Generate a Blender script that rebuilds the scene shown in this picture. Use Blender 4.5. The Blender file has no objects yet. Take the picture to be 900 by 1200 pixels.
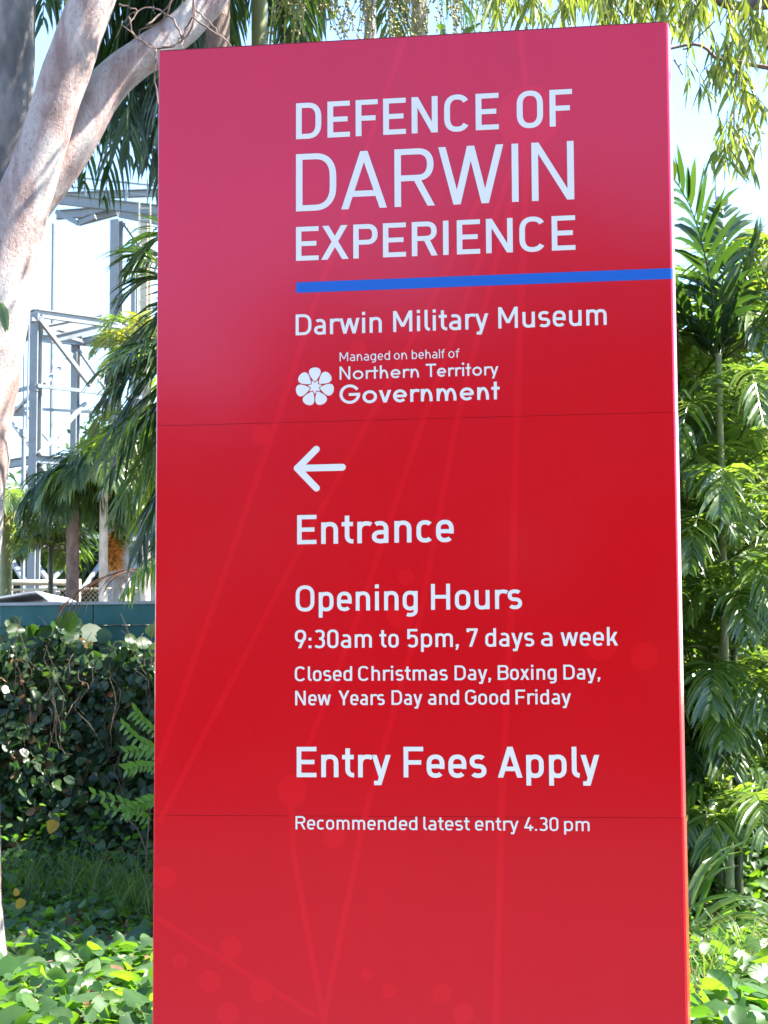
import bpy, bmesh, math, random
import numpy as np
from mathutils import Vector, Matrix
from mathutils.geometry import delaunay_2d_cdt

random.seed(11); rng = np.random.default_rng(11)
SC = bpy.context.scene
COL = SC.collection

# ------------------------------------------------------------------ camera
CAM = Vector((1.1959, -4.2715, 1.55)); YAW, PITCH, ROLL, FPX = -0.152861, 0.095576, -0.004719, 2228.06
_f = Vector((math.sin(YAW)*math.cos(PITCH), math.cos(YAW)*math.cos(PITCH), math.sin(PITCH)))
_r0 = Vector((math.cos(YAW), -math.sin(YAW), 0)); _u0 = _r0.cross(_f)
_r = _r0*math.cos(ROLL) + _u0*math.sin(ROLL); _u = -_r0*math.sin(ROLL) + _u0*math.cos(ROLL)
cd = bpy.data.cameras.new('camera'); cam = bpy.data.objects.new('camera', cd); COL.objects.link(cam)
cam.matrix_world = Matrix(((_r.x, _u.x, -_f.x, CAM.x), (_r.y, _u.y, -_f.y, CAM.y), (_r.z, _u.z, -_f.z, CAM.z), (0, 0, 0, 1)))
cd.sensor_fit = 'VERTICAL'; cd.sensor_height = 24; cd.lens = 24*FPX/1200; cd.clip_end = 5000; cd.clip_start = .05
cd.dof.use_dof = True; cd.dof.focus_distance = 4.3; cd.dof.aperture_fstop = 16
SC.camera = cam
SC.render.resolution_x, SC.render.resolution_y = 768, 1024

# ------------------------------------------------------------------ sky, sun, exposure
SUN_AZ, SUN_EL = math.radians(81), math.radians(52)      # azimuth from +Y (behind the sign) towards +X
w = bpy.data.worlds.new('World'); SC.world = w; w.use_nodes = True
nt = w.node_tree; bg = nt.nodes['Background']
sky = nt.nodes.new('ShaderNodeTexSky'); sky.sky_type = 'NISHITA'; sky.sun_disc = False
sky.sun_elevation = SUN_EL; sky.sun_rotation = SUN_AZ; sky.dust_density = .25; sky.air_density = 1.0; sky.ozone_density = 3.0; sky.altitude = 1500
nt.links.new(sky.outputs[0], bg.inputs[0]); bg.inputs[1].default_value = 0.12
sl = bpy.data.lights.new('sun', 'SUN'); sl.energy = 5; sl.angle = math.radians(.53); sl.color = (1, .95, .87)
sun = bpy.data.objects.new('sun', sl); COL.objects.link(sun)
sd = Vector((math.sin(SUN_AZ)*math.cos(SUN_EL), math.cos(SUN_AZ)*math.cos(SUN_EL), math.sin(SUN_EL)))
sun.rotation_euler = sd.to_track_quat('Z', 'Y').to_euler()
SC.view_settings.view_transform = 'Standard'; SC.view_settings.look = 'None'
SC.view_settings.exposure = 2.4; SC.view_settings.gamma = 1
SC.cycles.max_bounces = 7; SC.cycles.transparent_max_bounces = 6
SC.cycles.sample_clamp_indirect = 6
SC.cycles.use_denoising = True

def at(px, py, Y):
    """The place, on the vertical plane at depth Y, that the lens sees at a point of the 900x1200 photograph."""
    d = _f + _r*((px-450)/FPX) - _u*((py-600)/FPX)
    return CAM + d*((Y-CAM.y)/d.y)
def mpp(Y): return (Y-CAM.y)/FPX      # metres per photograph pixel at depth Y

# ------------------------------------------------------------------ materials
def new_mat(name):
    m = bpy.data.materials.new(name); m.use_nodes = True
    return m, m.node_tree, m.node_tree.nodes['Principled BSDF']
def N(nt, t, **k):
    n = nt.nodes.new(t)
    for a, b in k.items():
        if isinstance(b, (int, float, tuple)) and a in n.inputs: n.inputs[a].default_value = b
        else: setattr(n, a, b)
    return n
def ramp(nt, fac, stops):
    r = nt.nodes.new('ShaderNodeValToRGB'); e = r.color_ramp.elements
    while len(e) < len(stops): e.new(.5)
    for q, (p, c) in zip(e, stops): q.position = p; q.color = (*c, 1)
    nt.links.new(fac, r.inputs[0]); return r
def noise(nt, scale, detail=6, rough=.6, vec=None, dist=0):
    n = nt.nodes.new('ShaderNodeTexNoise'); n.inputs['Scale'].default_value = scale
    n.inputs['Detail'].default_value = detail; n.inputs['Roughness'].default_value = rough; n.inputs['Distortion'].default_value = dist
    if vec is None:
        tc = nt.nodes.new('ShaderNodeTexCoord'); vec = tc.outputs['Object']
    nt.links.new(vec, n.inputs['Vector']); return n
def objvec(nt, sx, sy, sz):
    tc = nt.nodes.new('ShaderNodeTexCoord'); mp = nt.nodes.new('ShaderNodeMapping')
    mp.inputs['Scale'].default_value = (sx, sy, sz); nt.links.new(tc.outputs['Object'], mp.inputs[0]); return mp.outputs[0]
def bump(nt, bs, h, strength, dist=.01):
    b = nt.nodes.new('ShaderNodeBump'); b.inputs['Strength'].default_value = strength; b.inputs['Distance'].default_value = dist
    nt.links.new(h, b.inputs['Height']); nt.links.new(b.outputs[0], bs.inputs['Normal'])

def simple(name, stops, scale=8, rough=.6, metal=0, bmp=.15, spec=.5, vec=(1, 1, 1), dist=.004):
    m, nt, b = new_mat(name)
    n = noise(nt, scale, vec=objvec(nt, *vec)); r = ramp(nt, n.outputs[0], stops)
    nt.links.new(r.outputs[0], b.inputs['Base Color']); b.inputs['Roughness'].default_value = rough
    b.inputs['Metallic'].default_value = metal; b.inputs['Specular IOR Level'].default_value = spec
    n2 = noise(nt, scale*6, vec=objvec(nt, *vec)); bump(nt, b, n2.outputs[0], bmp, dist)
    return m

def leaf_mat(name, cols, trans, tw=.45, gloss=.35, spec=.5):
    """Thin leaf: per-leaf colour from the face attribute 'rnd', part of the light passes through."""
    m = bpy.data.materials.new(name); m.use_nodes = True; nt = m.node_tree
    b = nt.nodes['Principled BSDF']; out = nt.nodes['Material Output']
    a = nt.nodes.new('ShaderNodeAttribute'); a.attribute_name = 'rnd'
    k = len(cols)
    r = ramp(nt, a.outputs['Fac'], [(i/(k-1), c) for i, c in enumerate(cols)])
    n = noise(nt, 30, 3); mx = nt.nodes.new('ShaderNodeMixRGB'); mx.blend_type = 'MULTIPLY'; mx.inputs[0].default_value = .5
    r2 = ramp(nt, n.outputs[0], [(.3, (.6, .6, .6)), (.7, (1.15, 1.15, 1.15))])
    nt.links.new(r.outputs[0], mx.inputs[1]); nt.links.new(r2.outputs[0], mx.inputs[2])
    nt.links.new(mx.outputs[0], b.inputs['Base Color'])
    b.inputs['Roughness'].default_value = gloss; b.inputs['Specular IOR Level'].default_value = spec
    t = nt.nodes.new('ShaderNodeBsdfTranslucent')
    rt = ramp(nt, a.outputs['Fac'], [(i/(len(trans)-1), c) for i, c in enumerate(trans)]); nt.links.new(rt.outputs[0], t.inputs[0])
    ms = nt.nodes.new('ShaderNodeMixShader'); ms.inputs[0].default_value = tw
    nt.links.new(b.outputs[0], ms.inputs[1]); nt.links.new(t.outputs[0], ms.inputs[2]); nt.links.new(ms.outputs[0], out.inputs[0])
    return m

# red sign skin: glossy vinyl film over aluminium
M = {}
def sign_red(name, col, col2):
    m, nt, b = new_mat(name)
    n = noise(nt, 1.3, 3, .5); r = ramp(nt, n.outputs[0], [(.3, col), (.75, col2)])
    sp = noise(nt, 260, 1, .4); rs = ramp(nt, sp.outputs[0], [(.2, (.75, .7, .7)), (.235, (1, 1, 1))])
    mx = nt.nodes.new('ShaderNodeMixRGB'); mx.blend_type = 'MULTIPLY'; mx.inputs[0].default_value = .5
    nt.links.new(r.outputs[0], mx.inputs[1]); nt.links.new(rs.outputs[0], mx.inputs[2])
    stk = noise(nt, 9, 5, .6, objvec(nt, 6, 1, .5)); rk = ramp(nt, stk.outputs[0], [(.35, (.975, .975, .975)), (.6, (1, 1, 1))])
    mk = nt.nodes.new('ShaderNodeMixRGB'); mk.blend_type = 'MULTIPLY'; mk.inputs[0].default_value = .8
    nt.links.new(mx.outputs[0], mk.inputs[1]); nt.links.new(rk.outputs[0], mk.inputs[2])
    nt.links.new(mk.outputs[0], b.inputs['Base Color'])
    b.inputs['Specular IOR Level'].default_value = .6; b.inputs['Specular Tint'].default_value = (.92, .50, .96, 1)
    b.inputs['Coat Weight'].default_value = .35; b.inputs['Coat Roughness'].default_value = .10
    n2 = noise(nt, 2.2, 3, .5); n3 = noise(nt, 420, 2, .5)
    ad = nt.nodes.new('ShaderNodeMath'); ad.operation = 'MULTIPLY_ADD'; ad.inputs[1].default_value = .012
    nt.links.new(n3.outputs[0], ad.inputs[0]); nt.links.new(n2.outputs[0], ad.inputs[2]); bump(nt, b, ad.outputs[0], .25, .006)
    rr = ramp(nt, noise(nt, 3.5, 5, .7).outputs[0], [(.3, (.15, .15, .15)), (.75, (.21, .21, .21))]); nt.links.new(rr.outputs[0], b.inputs['Roughness'])
    return m
M['red'] = sign_red('red_vinyl', (.545, .0042, .0065), (.59, .0050, .0080))
M['red_art'] = sign_red('light_red_print', (.61, .0060, .0082), (.65, .0070, .0098))
def film(name, col, rough=.35):
    m, nt, b = new_mat(name); n = noise(nt, 5, 4); r = ramp(nt, n.outputs[0], [(.3, tuple(c*.96 for c in col)), (.7, col)])
    nt.links.new(r.outputs[0], b.inputs['Base Color']); b.inputs['Roughness'].default_value = rough; return m
M['white'] = film('white_vinyl', (.70, .685, .645))
M['blue'] = film('blue_vinyl', (.003, .095, .44))
M['gap'] = film('dark_gap', (.16, .008, .012), .6)
M['alu'] = simple('grey_aluminium', [(.3, (.35, .34, .33)), (.7, (.5, .48, .46))], 6, .45, .6)

# gum bark: smooth, cream to pink-grey patches with pores
m, nt, b = new_mat('gum_bark')
v = objvec(nt, 1, 1, .35)
n1 = noise(nt, 4.5, 8, .62, v, .6); r1 = ramp(nt, n1.outputs[0], [(.30, (.24, .155, .13)), (.42, (.37, .25, .22)), (.50, (.47, .37, .335)), (.60, (.53, .47, .425)), (.70, (.36, .33, .31))])
n2 = noise(nt, 55, 6, .7, objvec(nt, 1, 1, .6)); r2 = ramp(nt, n2.outputs[0], [(.32, (.50, .42, .40)), (.46, (.97, .95, .94)), (.7, (1.08, 1.06, 1.05))])
mx = nt.nodes.new('ShaderNodeMixRGB'); mx.blend_type = 'MULTIPLY'; mx.inputs[0].default_value = .8
nt.links.new(r1.outputs[0], mx.inputs[1]); nt.links.new(r2.outputs[0], mx.inputs[2])
vo = nt.nodes.new('ShaderNodeTexVoronoi'); vo.inputs['Scale'].default_value = 26; nt.links.new(objvec(nt, 1, 1, .55), vo.inputs['Vector'])
r3 = ramp(nt, vo.outputs['Distance'], [(.05, (.45, .34, .30)), (.12, (1, 1, 1))])
mx2 = nt.nodes.new('ShaderNodeMixRGB'); mx2.blend_type = 'MULTIPLY'; mx2.inputs[0].default_value = .55
nt.links.new(mx.outputs[0], mx2.inputs[1]); nt.links.new(r3.outputs[0], mx2.inputs[2]); nt.links.new(mx2.outputs[0], b.inputs['Base Color'])
b.inputs['Roughness'].default_value = .62
ad = nt.nodes.new('ShaderNodeMath'); ad.operation = 'ADD'; nt.links.new(n1.outputs[0], ad.inputs[0]); nt.links.new(n2.outputs[0], ad.inputs[1])
n5 = noise(nt, 170, 4, .7); ad2 = nt.nodes.new('ShaderNodeMath'); ad2.operation = 'MULTIPLY_ADD'; ad2.inputs[1].default_value = .35; nt.links.new(n5.outputs[0], ad2.inputs[0]); nt.links.new(ad.outputs[0], ad2.inputs[2])
bump(nt, b, ad2.outputs[0], .8, .014); M['gum'] = m
M['gum_grey'] = simple('shaded_gum_bark', [(.3, (.07, .06, .055)), (.45, (.14, .125, .115)), (.56, (.26, .22, .20)), (.7, (.12, .11, .11))], 5, .7, bmp=.4, vec=(1, 1, .4), dist=.01)  # bark colour darkened to hold the shade on the rear limb
M['palm_trunk'] = simple('palm_trunk_bark', [(.3, (.08, .05, .04)), (.5, (.17, .11, .085)), (.7, (.28, .19, .15))], 14, .8, bmp=.9, vec=(1, 1, .5), dist=.01)
M['palm_trunk_green'] = simple('green_palm_trunk_bark', [(.3, (.12, .14, .05)), (.6, (.24, .25, .10)), (.8, (.30, .28, .16))], 8, .55, bmp=.3, vec=(1, 1, .3))
M['palm_trunk_pale'] = simple('pale_palm_trunk_bark', [(.3, (.26, .22, .18)), (.5, (.40, .35, .30)), (.7, (.52, .48, .42))], 10, .7, bmp=.5, vec=(1, 1, .5), dist=.01)
M['twig'] = simple('brown_twig', [(.3, (.09, .055, .045)), (.7, (.22, .13, .10))], 30, .7)
M['vine_stem'] = simple('vine_stem', [(.3, (.05, .04, .025)), (.7, (.11, .08, .05))], 30, .8)
M['cane'] = simple('palm_cane_bark', [(.3, (.035, .04, .015)), (.6, (.07, .07, .03)), (.8, (.13, .11, .06))], 14, .6, bmp=.4)
M['steel'] = simple('galvanised_steel_paint', [(.3, (.19, .212, .21)), (.55, (.25, .272, .27)), (.72, (.20, .20, .19)), (.8, (.17, .12, .09))], 3, .5, 0, .05)
M['steel_dark'] = simple('grey_steel_beam', [(.3, (.12, .14, .155)), (.6, (.18, .205, .22)), (.75, (.2, .15, .12))], 3, .55, 0, .05)
M['rail'] = simple('cream_pipe_paint', [(.3, (.50, .44, .30)), (.7, (.66, .60, .45))], 6, .5, bmp=.1)
M['teal'] = simple('teal_container_paint', [(.3, (.010, .085, .085)), (.5, (.016, .125, .12)), (.62, (.03, .14, .13)), (.72, (.06, .10, .08)), (.8, (.09, .07, .05))], 3.5, .5, bmp=.2, vec=(1, 1, .4))
M['slab'] = simple('grey_roof_sheet', [(.3, (.30, .31, .31)), (.7, (.5, .5, .5))], 3, .5)
M['asphalt'] = simple('dark_asphalt', [(.3, (.038, .036, .034)), (.7, (.062, .058, .054))], 4, .9, bmp=.5)
M['concrete'] = simple('pale_concrete', [(.3, (.26, .235, .20)), (.7, (.35, .32, .275))], 1.5, .85, bmp=.3)
M['soil'] = simple('leaf_litter_soil', [(.3, (.030, .020, .014)), (.5, (.075, .048, .032)), (.7, (.14, .095, .062))], 9, .95, bmp=1, dist=.03)
# leaves
M['frond_dark'] = leaf_mat('dark_palm_leaf', [(.018, .045, .012), (.035, .075, .018), (.055, .10, .03)], [(.05, .13, .012), (.14, .26, .02)], .30, .33, .7)  # darker palm leaf; shade and backlight are put into the colour
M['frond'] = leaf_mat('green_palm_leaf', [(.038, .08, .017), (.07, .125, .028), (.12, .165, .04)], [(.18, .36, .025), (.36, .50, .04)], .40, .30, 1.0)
M['frond_yellow'] = leaf_mat('yellow_green_palm_leaf', [(.06, .10, .02), (.12, .15, .03), (.2, .17, .04)], [(.3, .42, .03), (.5, .48, .04)], .45, .4)
M['frond_dead'] = leaf_mat('dead_brown_palm_leaf', [(.10, .055, .035), (.19, .10, .065), (.26, .17, .11)], [(.16, .08, .04), (.25, .15, .08)], .2, .8, .2)
M['gumleaf'] = leaf_mat('gum_leaf', [(.05, .085, .022), (.085, .12, .03), (.13, .15, .045)], [(.24, .34, .03), (.45, .50, .05)], .5, .4)
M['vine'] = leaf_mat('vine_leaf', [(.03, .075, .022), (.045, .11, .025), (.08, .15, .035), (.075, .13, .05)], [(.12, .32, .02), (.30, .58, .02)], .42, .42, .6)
M['vine_dark'] = leaf_mat('shaded_vine_leaf', [(.014, .034, .012), (.024, .056, .02), (.045, .085, .022), (.035, .062, .03)], [(.06, .16, .02), (.14, .30, .02)], .3, .4)  # vine leaf darkened in colour to put hedge and fringe in shade
M['dry_leaf'] = leaf_mat('dry_leaf', [(.12, .06, .035), (.24, .14, .07), (.30, .22, .12)], [(.2, .1, .03), (.4, .2, .05)], .3, .8, .2)
M['yellow_leaf'] = leaf_mat('yellow_leaf', [(.5, .28, .02), (.6, .36, .03)], [(.8, .42, .02), (.9, .5, .03)], .45, .5)
M['flower'] = leaf_mat('orange_palm_fruit', [(.5, .18, .03), (.6, .30, .05)], [(.7, .25, .03), (.8, .4, .05)], .3, .6)
M['spray'] = leaf_mat('cream_palm_flower', [(.20, .21, .06), (.34, .33, .12), (.42, .38, .17)], [(.4, .42, .1), (.55, .5, .2)], .3, .6)
M['grass'] = leaf_mat('grass_blade', [(.035, .08, .02), (.07, .13, .03), (.16, .17, .06)], [(.16, .34, .03), (.35, .45, .05)], .4, .5)
M['sprig'] = leaf_mat('bright_shoot_leaf', [(.10, .22, .03), (.16, .30, .04)], [(.3, .6, .03), (.4, .7, .04)], .4, .4)  # light green leaf, brightened in colour to look sunlit where it stands shaded
M['far'] = leaf_mat('far_tree_leaf', [(.02, .045, .015), (.04, .08, .02), (.08, .12, .03)], [(.08, .18, .02), (.22, .33, .04)], .35, .5)

# ------------------------------------------------------------------ object helpers
def link(o, parent=None):
    COL.objects.link(o)
    if parent is not None: o.parent = parent
    return o
def tag(o, label=None, cat=None, group=None, kind=None):
    if label: o['label'] = label
    if cat: o['category'] = cat
    if group: o['group'] = group
    if kind: o['kind'] = kind
    return o
def empty(name, loc, label, cat, group=None):
    o = bpy.data.objects.new(name, None); o.location = loc; o.empty_display_size = .1; link(o)
    return tag(o, label, cat, group)
def mesh_obj(name, verts, faces, mat, parent=None, rnd=None, smooth=False, origin=None):
    """One mesh object; vertices in world space, its origin (or its parent's place) subtracted."""
    v = np.asarray(verts, dtype=np.float32).reshape(-1, 3)
    if parent is not None: org = wloc(parent)
    else: org = Vector(origin) if origin is not None else Vector((0, 0, 0))
    v = v - np.array(org[:], dtype=np.float32)
    me = bpy.data.meshes.new(name)
    fa = faces if isinstance(faces, list) else faces.tolist()
    me.from_pydata(v.tolist(), [], fa)
    me.materials.append(mat)
    if rnd is not None:
        a = me.attributes.new('rnd', 'FLOAT', 'FACE'); a.data.foreach_set('value', np.asarray(rnd, dtype=np.float32))
    if smooth: me.shade_smooth()
    o = bpy.data.objects.new(name, me)
    if parent is None: o.location = org
    return link(o, parent)
def wloc(o):
    p = Vector((0, 0, 0))
    while o is not None: p += o.location; o = o.parent
    return p

class MB:
    def __init__(s): s.v = []; s.f = []
    def quad_box(s, c):     # 8 corners
        b = len(s.v); s.v += [tuple(p) for p in c]
        s.f += [[b, b+3, b+2, b+1], [b+4, b+5, b+6, b+7], [b, b+1, b+5, b+4], [b+1, b+2, b+6, b+5], [b+2, b+3, b+7, b+6], [b+3, b, b+4, b+7]]
    def box(s, x0, x1, y0, y1, z0, z1):
        s.quad_box([(x0, y0, z0), (x1, y0, z0), (x1, y1, z0), (x0, y1, z0), (x0, y0, z1), (x1, y0, z1), (x1, y1, z1), (x0, y1, z1)])
    def bar(s, a, b, w, h=None, up=None):
        a, b = Vector(a), Vector(b); h = h or w; t = (b-a).normalized()
        up = Vector(up) if up else (Vector((0, 0, 1)) if abs(t.z) < .95 else Vector((0, 1, 0)))
        x = t.cross(up).normalized()*(w/2); y = x.cross(t).normalized()*(h/2)
        s.quad_box([a-x-y, a+x-y, a+x+y, a-x+y, b-x-y, b+x-y, b+x+y, b-x+y])
    def ibeam(s, a, b, w, h, t=.014, up=None):
        a, b = Vector(a), Vector(b); d = (b-a).normalized()
        up = Vector(up) if up else (Vector((0, 0, 1)) if abs(d.z) < .95 else Vector((0, 1, 0)))
        x = d.cross(up).normalized(); y = x.cross(d).normalized()
        s.bar(a+y*(h/2), b+y*(h/2), w, t, up); s.bar(a-y*(h/2), b-y*(h/2), w, t, up); s.bar(a, b, t, h-t*1.02, up)
    def tube(s, pts, rad, n=12, cap=True, ring=None):
        pts = [Vector(p) for p in pts]; rad = rad if isinstance(rad, (list, tuple)) else [rad]*len(pts)
        b = len(s.v); prev = None
        for i, p in enumerate(pts):
            t = (pts[min(i+1, len(pts)-1)]-pts[max(i-1, 0)]).normalized()
            if prev is None: x = t.orthogonal().normalized()
            else: x = (prev-t*prev.dot(t)).normalized()
            prev = x; y = t.cross(x)
            for k in range(n):
                a = 2*math.pi*k/n; s.v.append(tuple(p+(x*math.cos(a)+y*math.sin(a))*rad[i]))
        for i in range(len(pts)-1):
            for k in range(n):
                q = b+i*n; s.f.append([q+k, q+(k+1) % n, q+n+(k+1) % n, q+n+k])
        if cap: s.f.append([b+k for k in range(n)][::-1]); s.f.append([b+(len(pts)-1)*n+k for k in range(n)])
    def build(s, name, mat, parent=None, smooth=False, rnd=None):
        return mesh_obj(name, s.v, s.f, mat, parent, rnd, smooth)

def spline(pts, n):
    """Catmull-Rom through the control points, n samples."""
    P = [Vector(p) for p in pts]; P = [P[0]*2-P[1]]+P+[P[-1]*2-P[-2]]; out = []; m = len(P)-3
    for i in range(n):
        u = i/(n-1)*m; k = min(int(u), m-1); t = u-k; a, b, c, d = P[k:k+4]
        out.append(.5*((2*b)+(c-a)*t+(2*a-5*b+4*c-d)*t*t+(3*b-a-3*c+d)*t**3))
    return out

# ------------------------------------------------------------------ lettering: strokes drawn glyph by glyph
class G:
    """Collects polygons of one glyph. Cap height 1; sv, sh = widths of upright and level strokes."""
    def __init__(s, sv, sh, st): s.sv, s.sh, s.st = sv, sh, st; s.a, s.b = sv/2, sh/2; s.P = []; s.n = 2.0 if st != 'd' else 2.35
    def rect(s, x0, y0, x1, y1): s.P.append([(x0, y0), (x1, y0), (x1, y1), (x0, y1)])
    def para(s, x0, y0, x1, y1, w): s.P.append([(x0, y0), (x0+w, y0), (x1+w, y1), (x1, y1)])
    def band(s, pts):
        L, R = [], []
        for i, p in enumerate(pts):
            q0 = pts[max(i-1, 0)]; q1 = pts[min(i+1, len(pts)-1)]
            tx, ty = q1[0]-q0[0], q1[1]-q0[1]; l = math.hypot(tx, ty) or 1; nx, ny = -ty/l, tx/l
            L.append((p[0]+nx*s.a, p[1]+ny*s.b)); R.append((p[0]-nx*s.a, p[1]-ny*s.b))
        for i in range(len(pts)-1): s.P.append([R[i], R[i+1], L[i+1], L[i]])
    def arcs(s, x0, y0, x1, y1, A, B, ryf=1.0):
        """Centre line along a round-cornered box, from angle A to B (degrees, either direction)."""
        cx = (x0+x1)/2; rx = (x1-x0)/2; ry = min((y1-y0)/2, rx*(1.12 if s.st == 'd' else 1)*ryf) if s.st == 'd' else (y1-y0)/2
        out = []; k = max(4, int(abs(B-A)/9))
        for i in range(k+1):
            t = math.radians(A+(B-A)*i/k); c, q = math.cos(t), math.sin(t); e = 2/s.n
            X = cx+rx*math.copysign(abs(c)**e, c); Y = (y1-ry if q >= -1e-9 else y0+ry)+ry*math.copysign(abs(q)**e, q)
            if out and abs(out[-1][1]-Y) > abs(y1-y0)*.02 and abs(out[-1][0]-X) < rx*.3 and ((out[-1][1] >= y1-ry-1e-6) != (Y >= y1-ry-1e-6)) and (y1-y0) > 2*ry+1e-6:
                xe = cx+math.copysign(rx, c if abs(c) > .1 else out[-1][0]-cx)
                ya, yb = (y1-ry, y0+ry) if out[-1][1] > Y else (y0+ry, y1-ry)
                out += [(xe, ya), (xe, yb)]
            out.append((X, Y))
        return out
XH = .735; DS = -.255
def glyph(ch, sv, sh, st):
    g = G(sv, sh, st); a, b = g.a, g.b; s_, h_ = sv, sh; R = g.rect; x = XH; geo = st == 'g'
    if st == 'h': x = .73
    if geo: x = .66
    k = 1.12 if geo else 1.0
    ov = .012
    def done(w, l, r): return g.P, w, l, r
    if ch == 'E': R(0, 0, s_, 1); R(0, 0, .63, h_); R(0, 1-h_, .63, 1); R(0, .5-b, .565, .5+b); return done(.63, .12, .055)
    if ch == 'F': R(0, 0, s_, 1); R(0, 1-h_, .62, 1); R(0, .46-b+.03, .555, .46+b+.03); return done(.62, .12, .04)
    if ch == 'I': R(0, 0, s_, 1); return done(s_, .125, .125)
    if ch == 'H': R(0, 0, s_, 1); R(.70-s_, 0, .70, 1); R(0, .5-b, .70, .5+b); return done(.70, .12, .12)
    if ch == 'D':
        W = .71; R(0, 0, s_, 1); p = g.arcs(a-.05, b, W-a, 1-b, 90, -90)
        g.band([(a, 1-b)]+p+[(a, b)]); return done(W, .12, .07)
    if ch in 'O':
        W = .72*k if not geo else .98; g.band(g.arcs(a, b-ov, W-a, 1-b+ov, 0, 360)); return done(W, .075, .075)
    if ch in 'CG':
        W = (.71 if ch == 'C' else .72) if not geo else 1.0
        p = g.arcs(a, b-ov, W-a, 1-b+ov, 32, 328 if ch == 'C' else 360)
        if ch == 'G':
            p = [q for q in p]; g.band(p+[(W-a, .36)] if not geo else p)
            R(.40*k, .5-b-.02, W, .5+b-.02)
            if not geo: R(W-s_, .30, W, .5+b-.02)
            else: R(W-s_, .42, W, .5+b-.02)
        else: g.band(p)
        return done(W, .075, .05)
    if ch in 'PRB':
        W = {'P': .67, 'R': .68, 'B': .68}[ch]; R(0, 0, s_, 1)
        y = {'P': .42, 'R': .46, 'B': .50}[ch]
        g.band([(a, 1-b)]+g.arcs(.18, y+b-.02, W-a, 1-b, 90, -90)+[(a, y+b-.02)])
        if ch == 'R': g.para(.70-s_*1.12, 0, .30, y+.06, s_*1.12); W = .70
        if ch == 'B': g.band([(a, y+b-.02)]+g.arcs(.16, b, W-a+.015, y+b-.02, 90, -90)+[(a, b)])
        return done(W, .12, .04)
    if ch == 'N': R(0, 0, s_, 1); R(.72-s_, 0, .72, 1); d = s_*1.08; g.para(.72-d, 0, 0, 1, d); return done(.72, .12, .12)
    if ch == 'M': W = .86; R(0, 0, s_, 1); R(W-s_, 0, W, 1); d = s_*1.08; c = W/2; g.para(c-d/2, .24, 0, 1, d); g.para(c-d/2, .24, W-d, 1, d); return done(W, .12, .12)
    if ch == 'A': W = .80; d = s_*1.12; c = W/2; g.para(0, 0, c-d/2, 1, d); g.para(W-d, 0, c-d/2, 1, d); R(.17, .21, W-.17, .21+h_); return done(W, .025, .025)
    if ch == 'W': W = 1.12; d = s_*1.1; q = W*.275; g.para(q-d/2+.01, 0, 0, 1, d); g.para(q-d/2+.01, 0, W/2-d/2, 1, d); g.para(W-q-d/2-.01, 0, W/2-d/2, 1, d); g.para(W-q-d/2-.01, 0, W-d, 1, d); return done(W, .03, .03)
    if ch == 'X': W = .76; d = s_*1.2; g.para(0, 0, W-.03-d, 1, d); g.para(W-d, 0, .03, 1, d); return done(W, .02, .02)
    if ch == 'Y': W = .76; d = s_*1.12; R(W/2-a, 0, W/2+a, .42); g.para(W/2-d/2, .38, 0, 1, d); g.para(W/2-d/2, .38, W-d, 1, d); return done(W, .01, .0)
    if ch == 'T': W = .68*k; R(W/2-a, 0, W/2+a, 1); R(0, 1-h_, W, 1); return done(W, .02, .0)
    # lower case
    if ch == 'o': W = .56 if not geo else .70; g.band(g.arcs(a, b-ov, W-a, x-b+ov, 0, 360)); return done(W, .075, .075)
    if ch in 'bdpqg':
        W = .565 if not geo else .68; g.band(g.arcs(a, b-ov, W-a, x-b+ov, 0, 360))
        if ch == 'b': R(0, 0, s_, 1)
        if ch == 'd': R(W-s_, 0, W, 1)
        if ch == 'p': R(0, DS, s_, x)
        if ch == 'q': R(W-s_, DS, W, x)
        if ch == 'g':
            R(W-s_, 0, W, x); p = g.arcs(a-.02, DS+b, W-a, DS+b+.36, 0, -118)
            g.band([(W-a, .12)]+p)
        return done(W, *( (.11, .075) if ch in 'bp' else (.075, .11)))
    if ch in 'nh':
        W = .545 if not geo else .56; R(0, 0, s_, x if ch == 'n' else 1); g.band(g.arcs(a, -.4, W-a, x-b+ov, 175, 0)+[(W-a, 0)]); return done(W, .11, .10)
    if ch == 'm':
        W = .545*1.62 if not geo else .95; R(0, 0, s_, x); c = W/2
        g.band(g.arcs(a, -.4, c, x-b+ov, 175, 0)+[(c, 0)]); g.band(g.arcs(c, -.4, W-a, x-b+ov, 175, 0)+[(W-a, 0)]); return done(W, .11, .10)
    if ch == 'u':
        W = .545; R(W-s_, 0, W, x); g.band([(a, x)]+[q for q in g.arcs(a, b-ov, W-a, x+.4, 180, 355) if q[1] < x-.1]); return done(W, .10, .11)
    if ch == 'r':
        W = .40; R(0, 0, s_, x); g.band(g.arcs(a, .1, .52, x-b+ov, 175, 52)); return done(.41, .11, .0)
    if ch == 'i': R(0, 0, s_, x); (R(0, .86, s_, 1.01) if not geo else g.P.append([(a+.095*math.cos(t*.5236), .93+.095*math.sin(t*.5236)) for t in range(12)])); return done(s_, .11, .11)
    if ch == 'l':
        if st == 'd': g.band([(a, 1)]+g.arcs(a, b, a+.36, .6, 180, 268)+[(.24, b)]); return done(.24, .11, .03)
        R(0, 0, s_, 1); return done(s_, .10, .10)
    if ch == 't':
        if st == 'g': R(.12, 0, .12+s_, .93); R(0, x-h_, .39, x); return done(.39, .02, .03)
        g.band([(.10+a, .95)]+g.arcs(.10+a, b, .10+a+.36, .6, 180, 268)+[(.375, b)]); R(0, x-h_, .365, x); return done(.375, .03, .03)
    if ch == 'f': g.band([(.10+a, 0)]+g.arcs(.10+a, .3, .10+a+.34, 1-b+.01, 180, 92)+[(.37, 1-b+.01)]); R(0, x-h_, .35, x); return done(.37, .03, .0)
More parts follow.
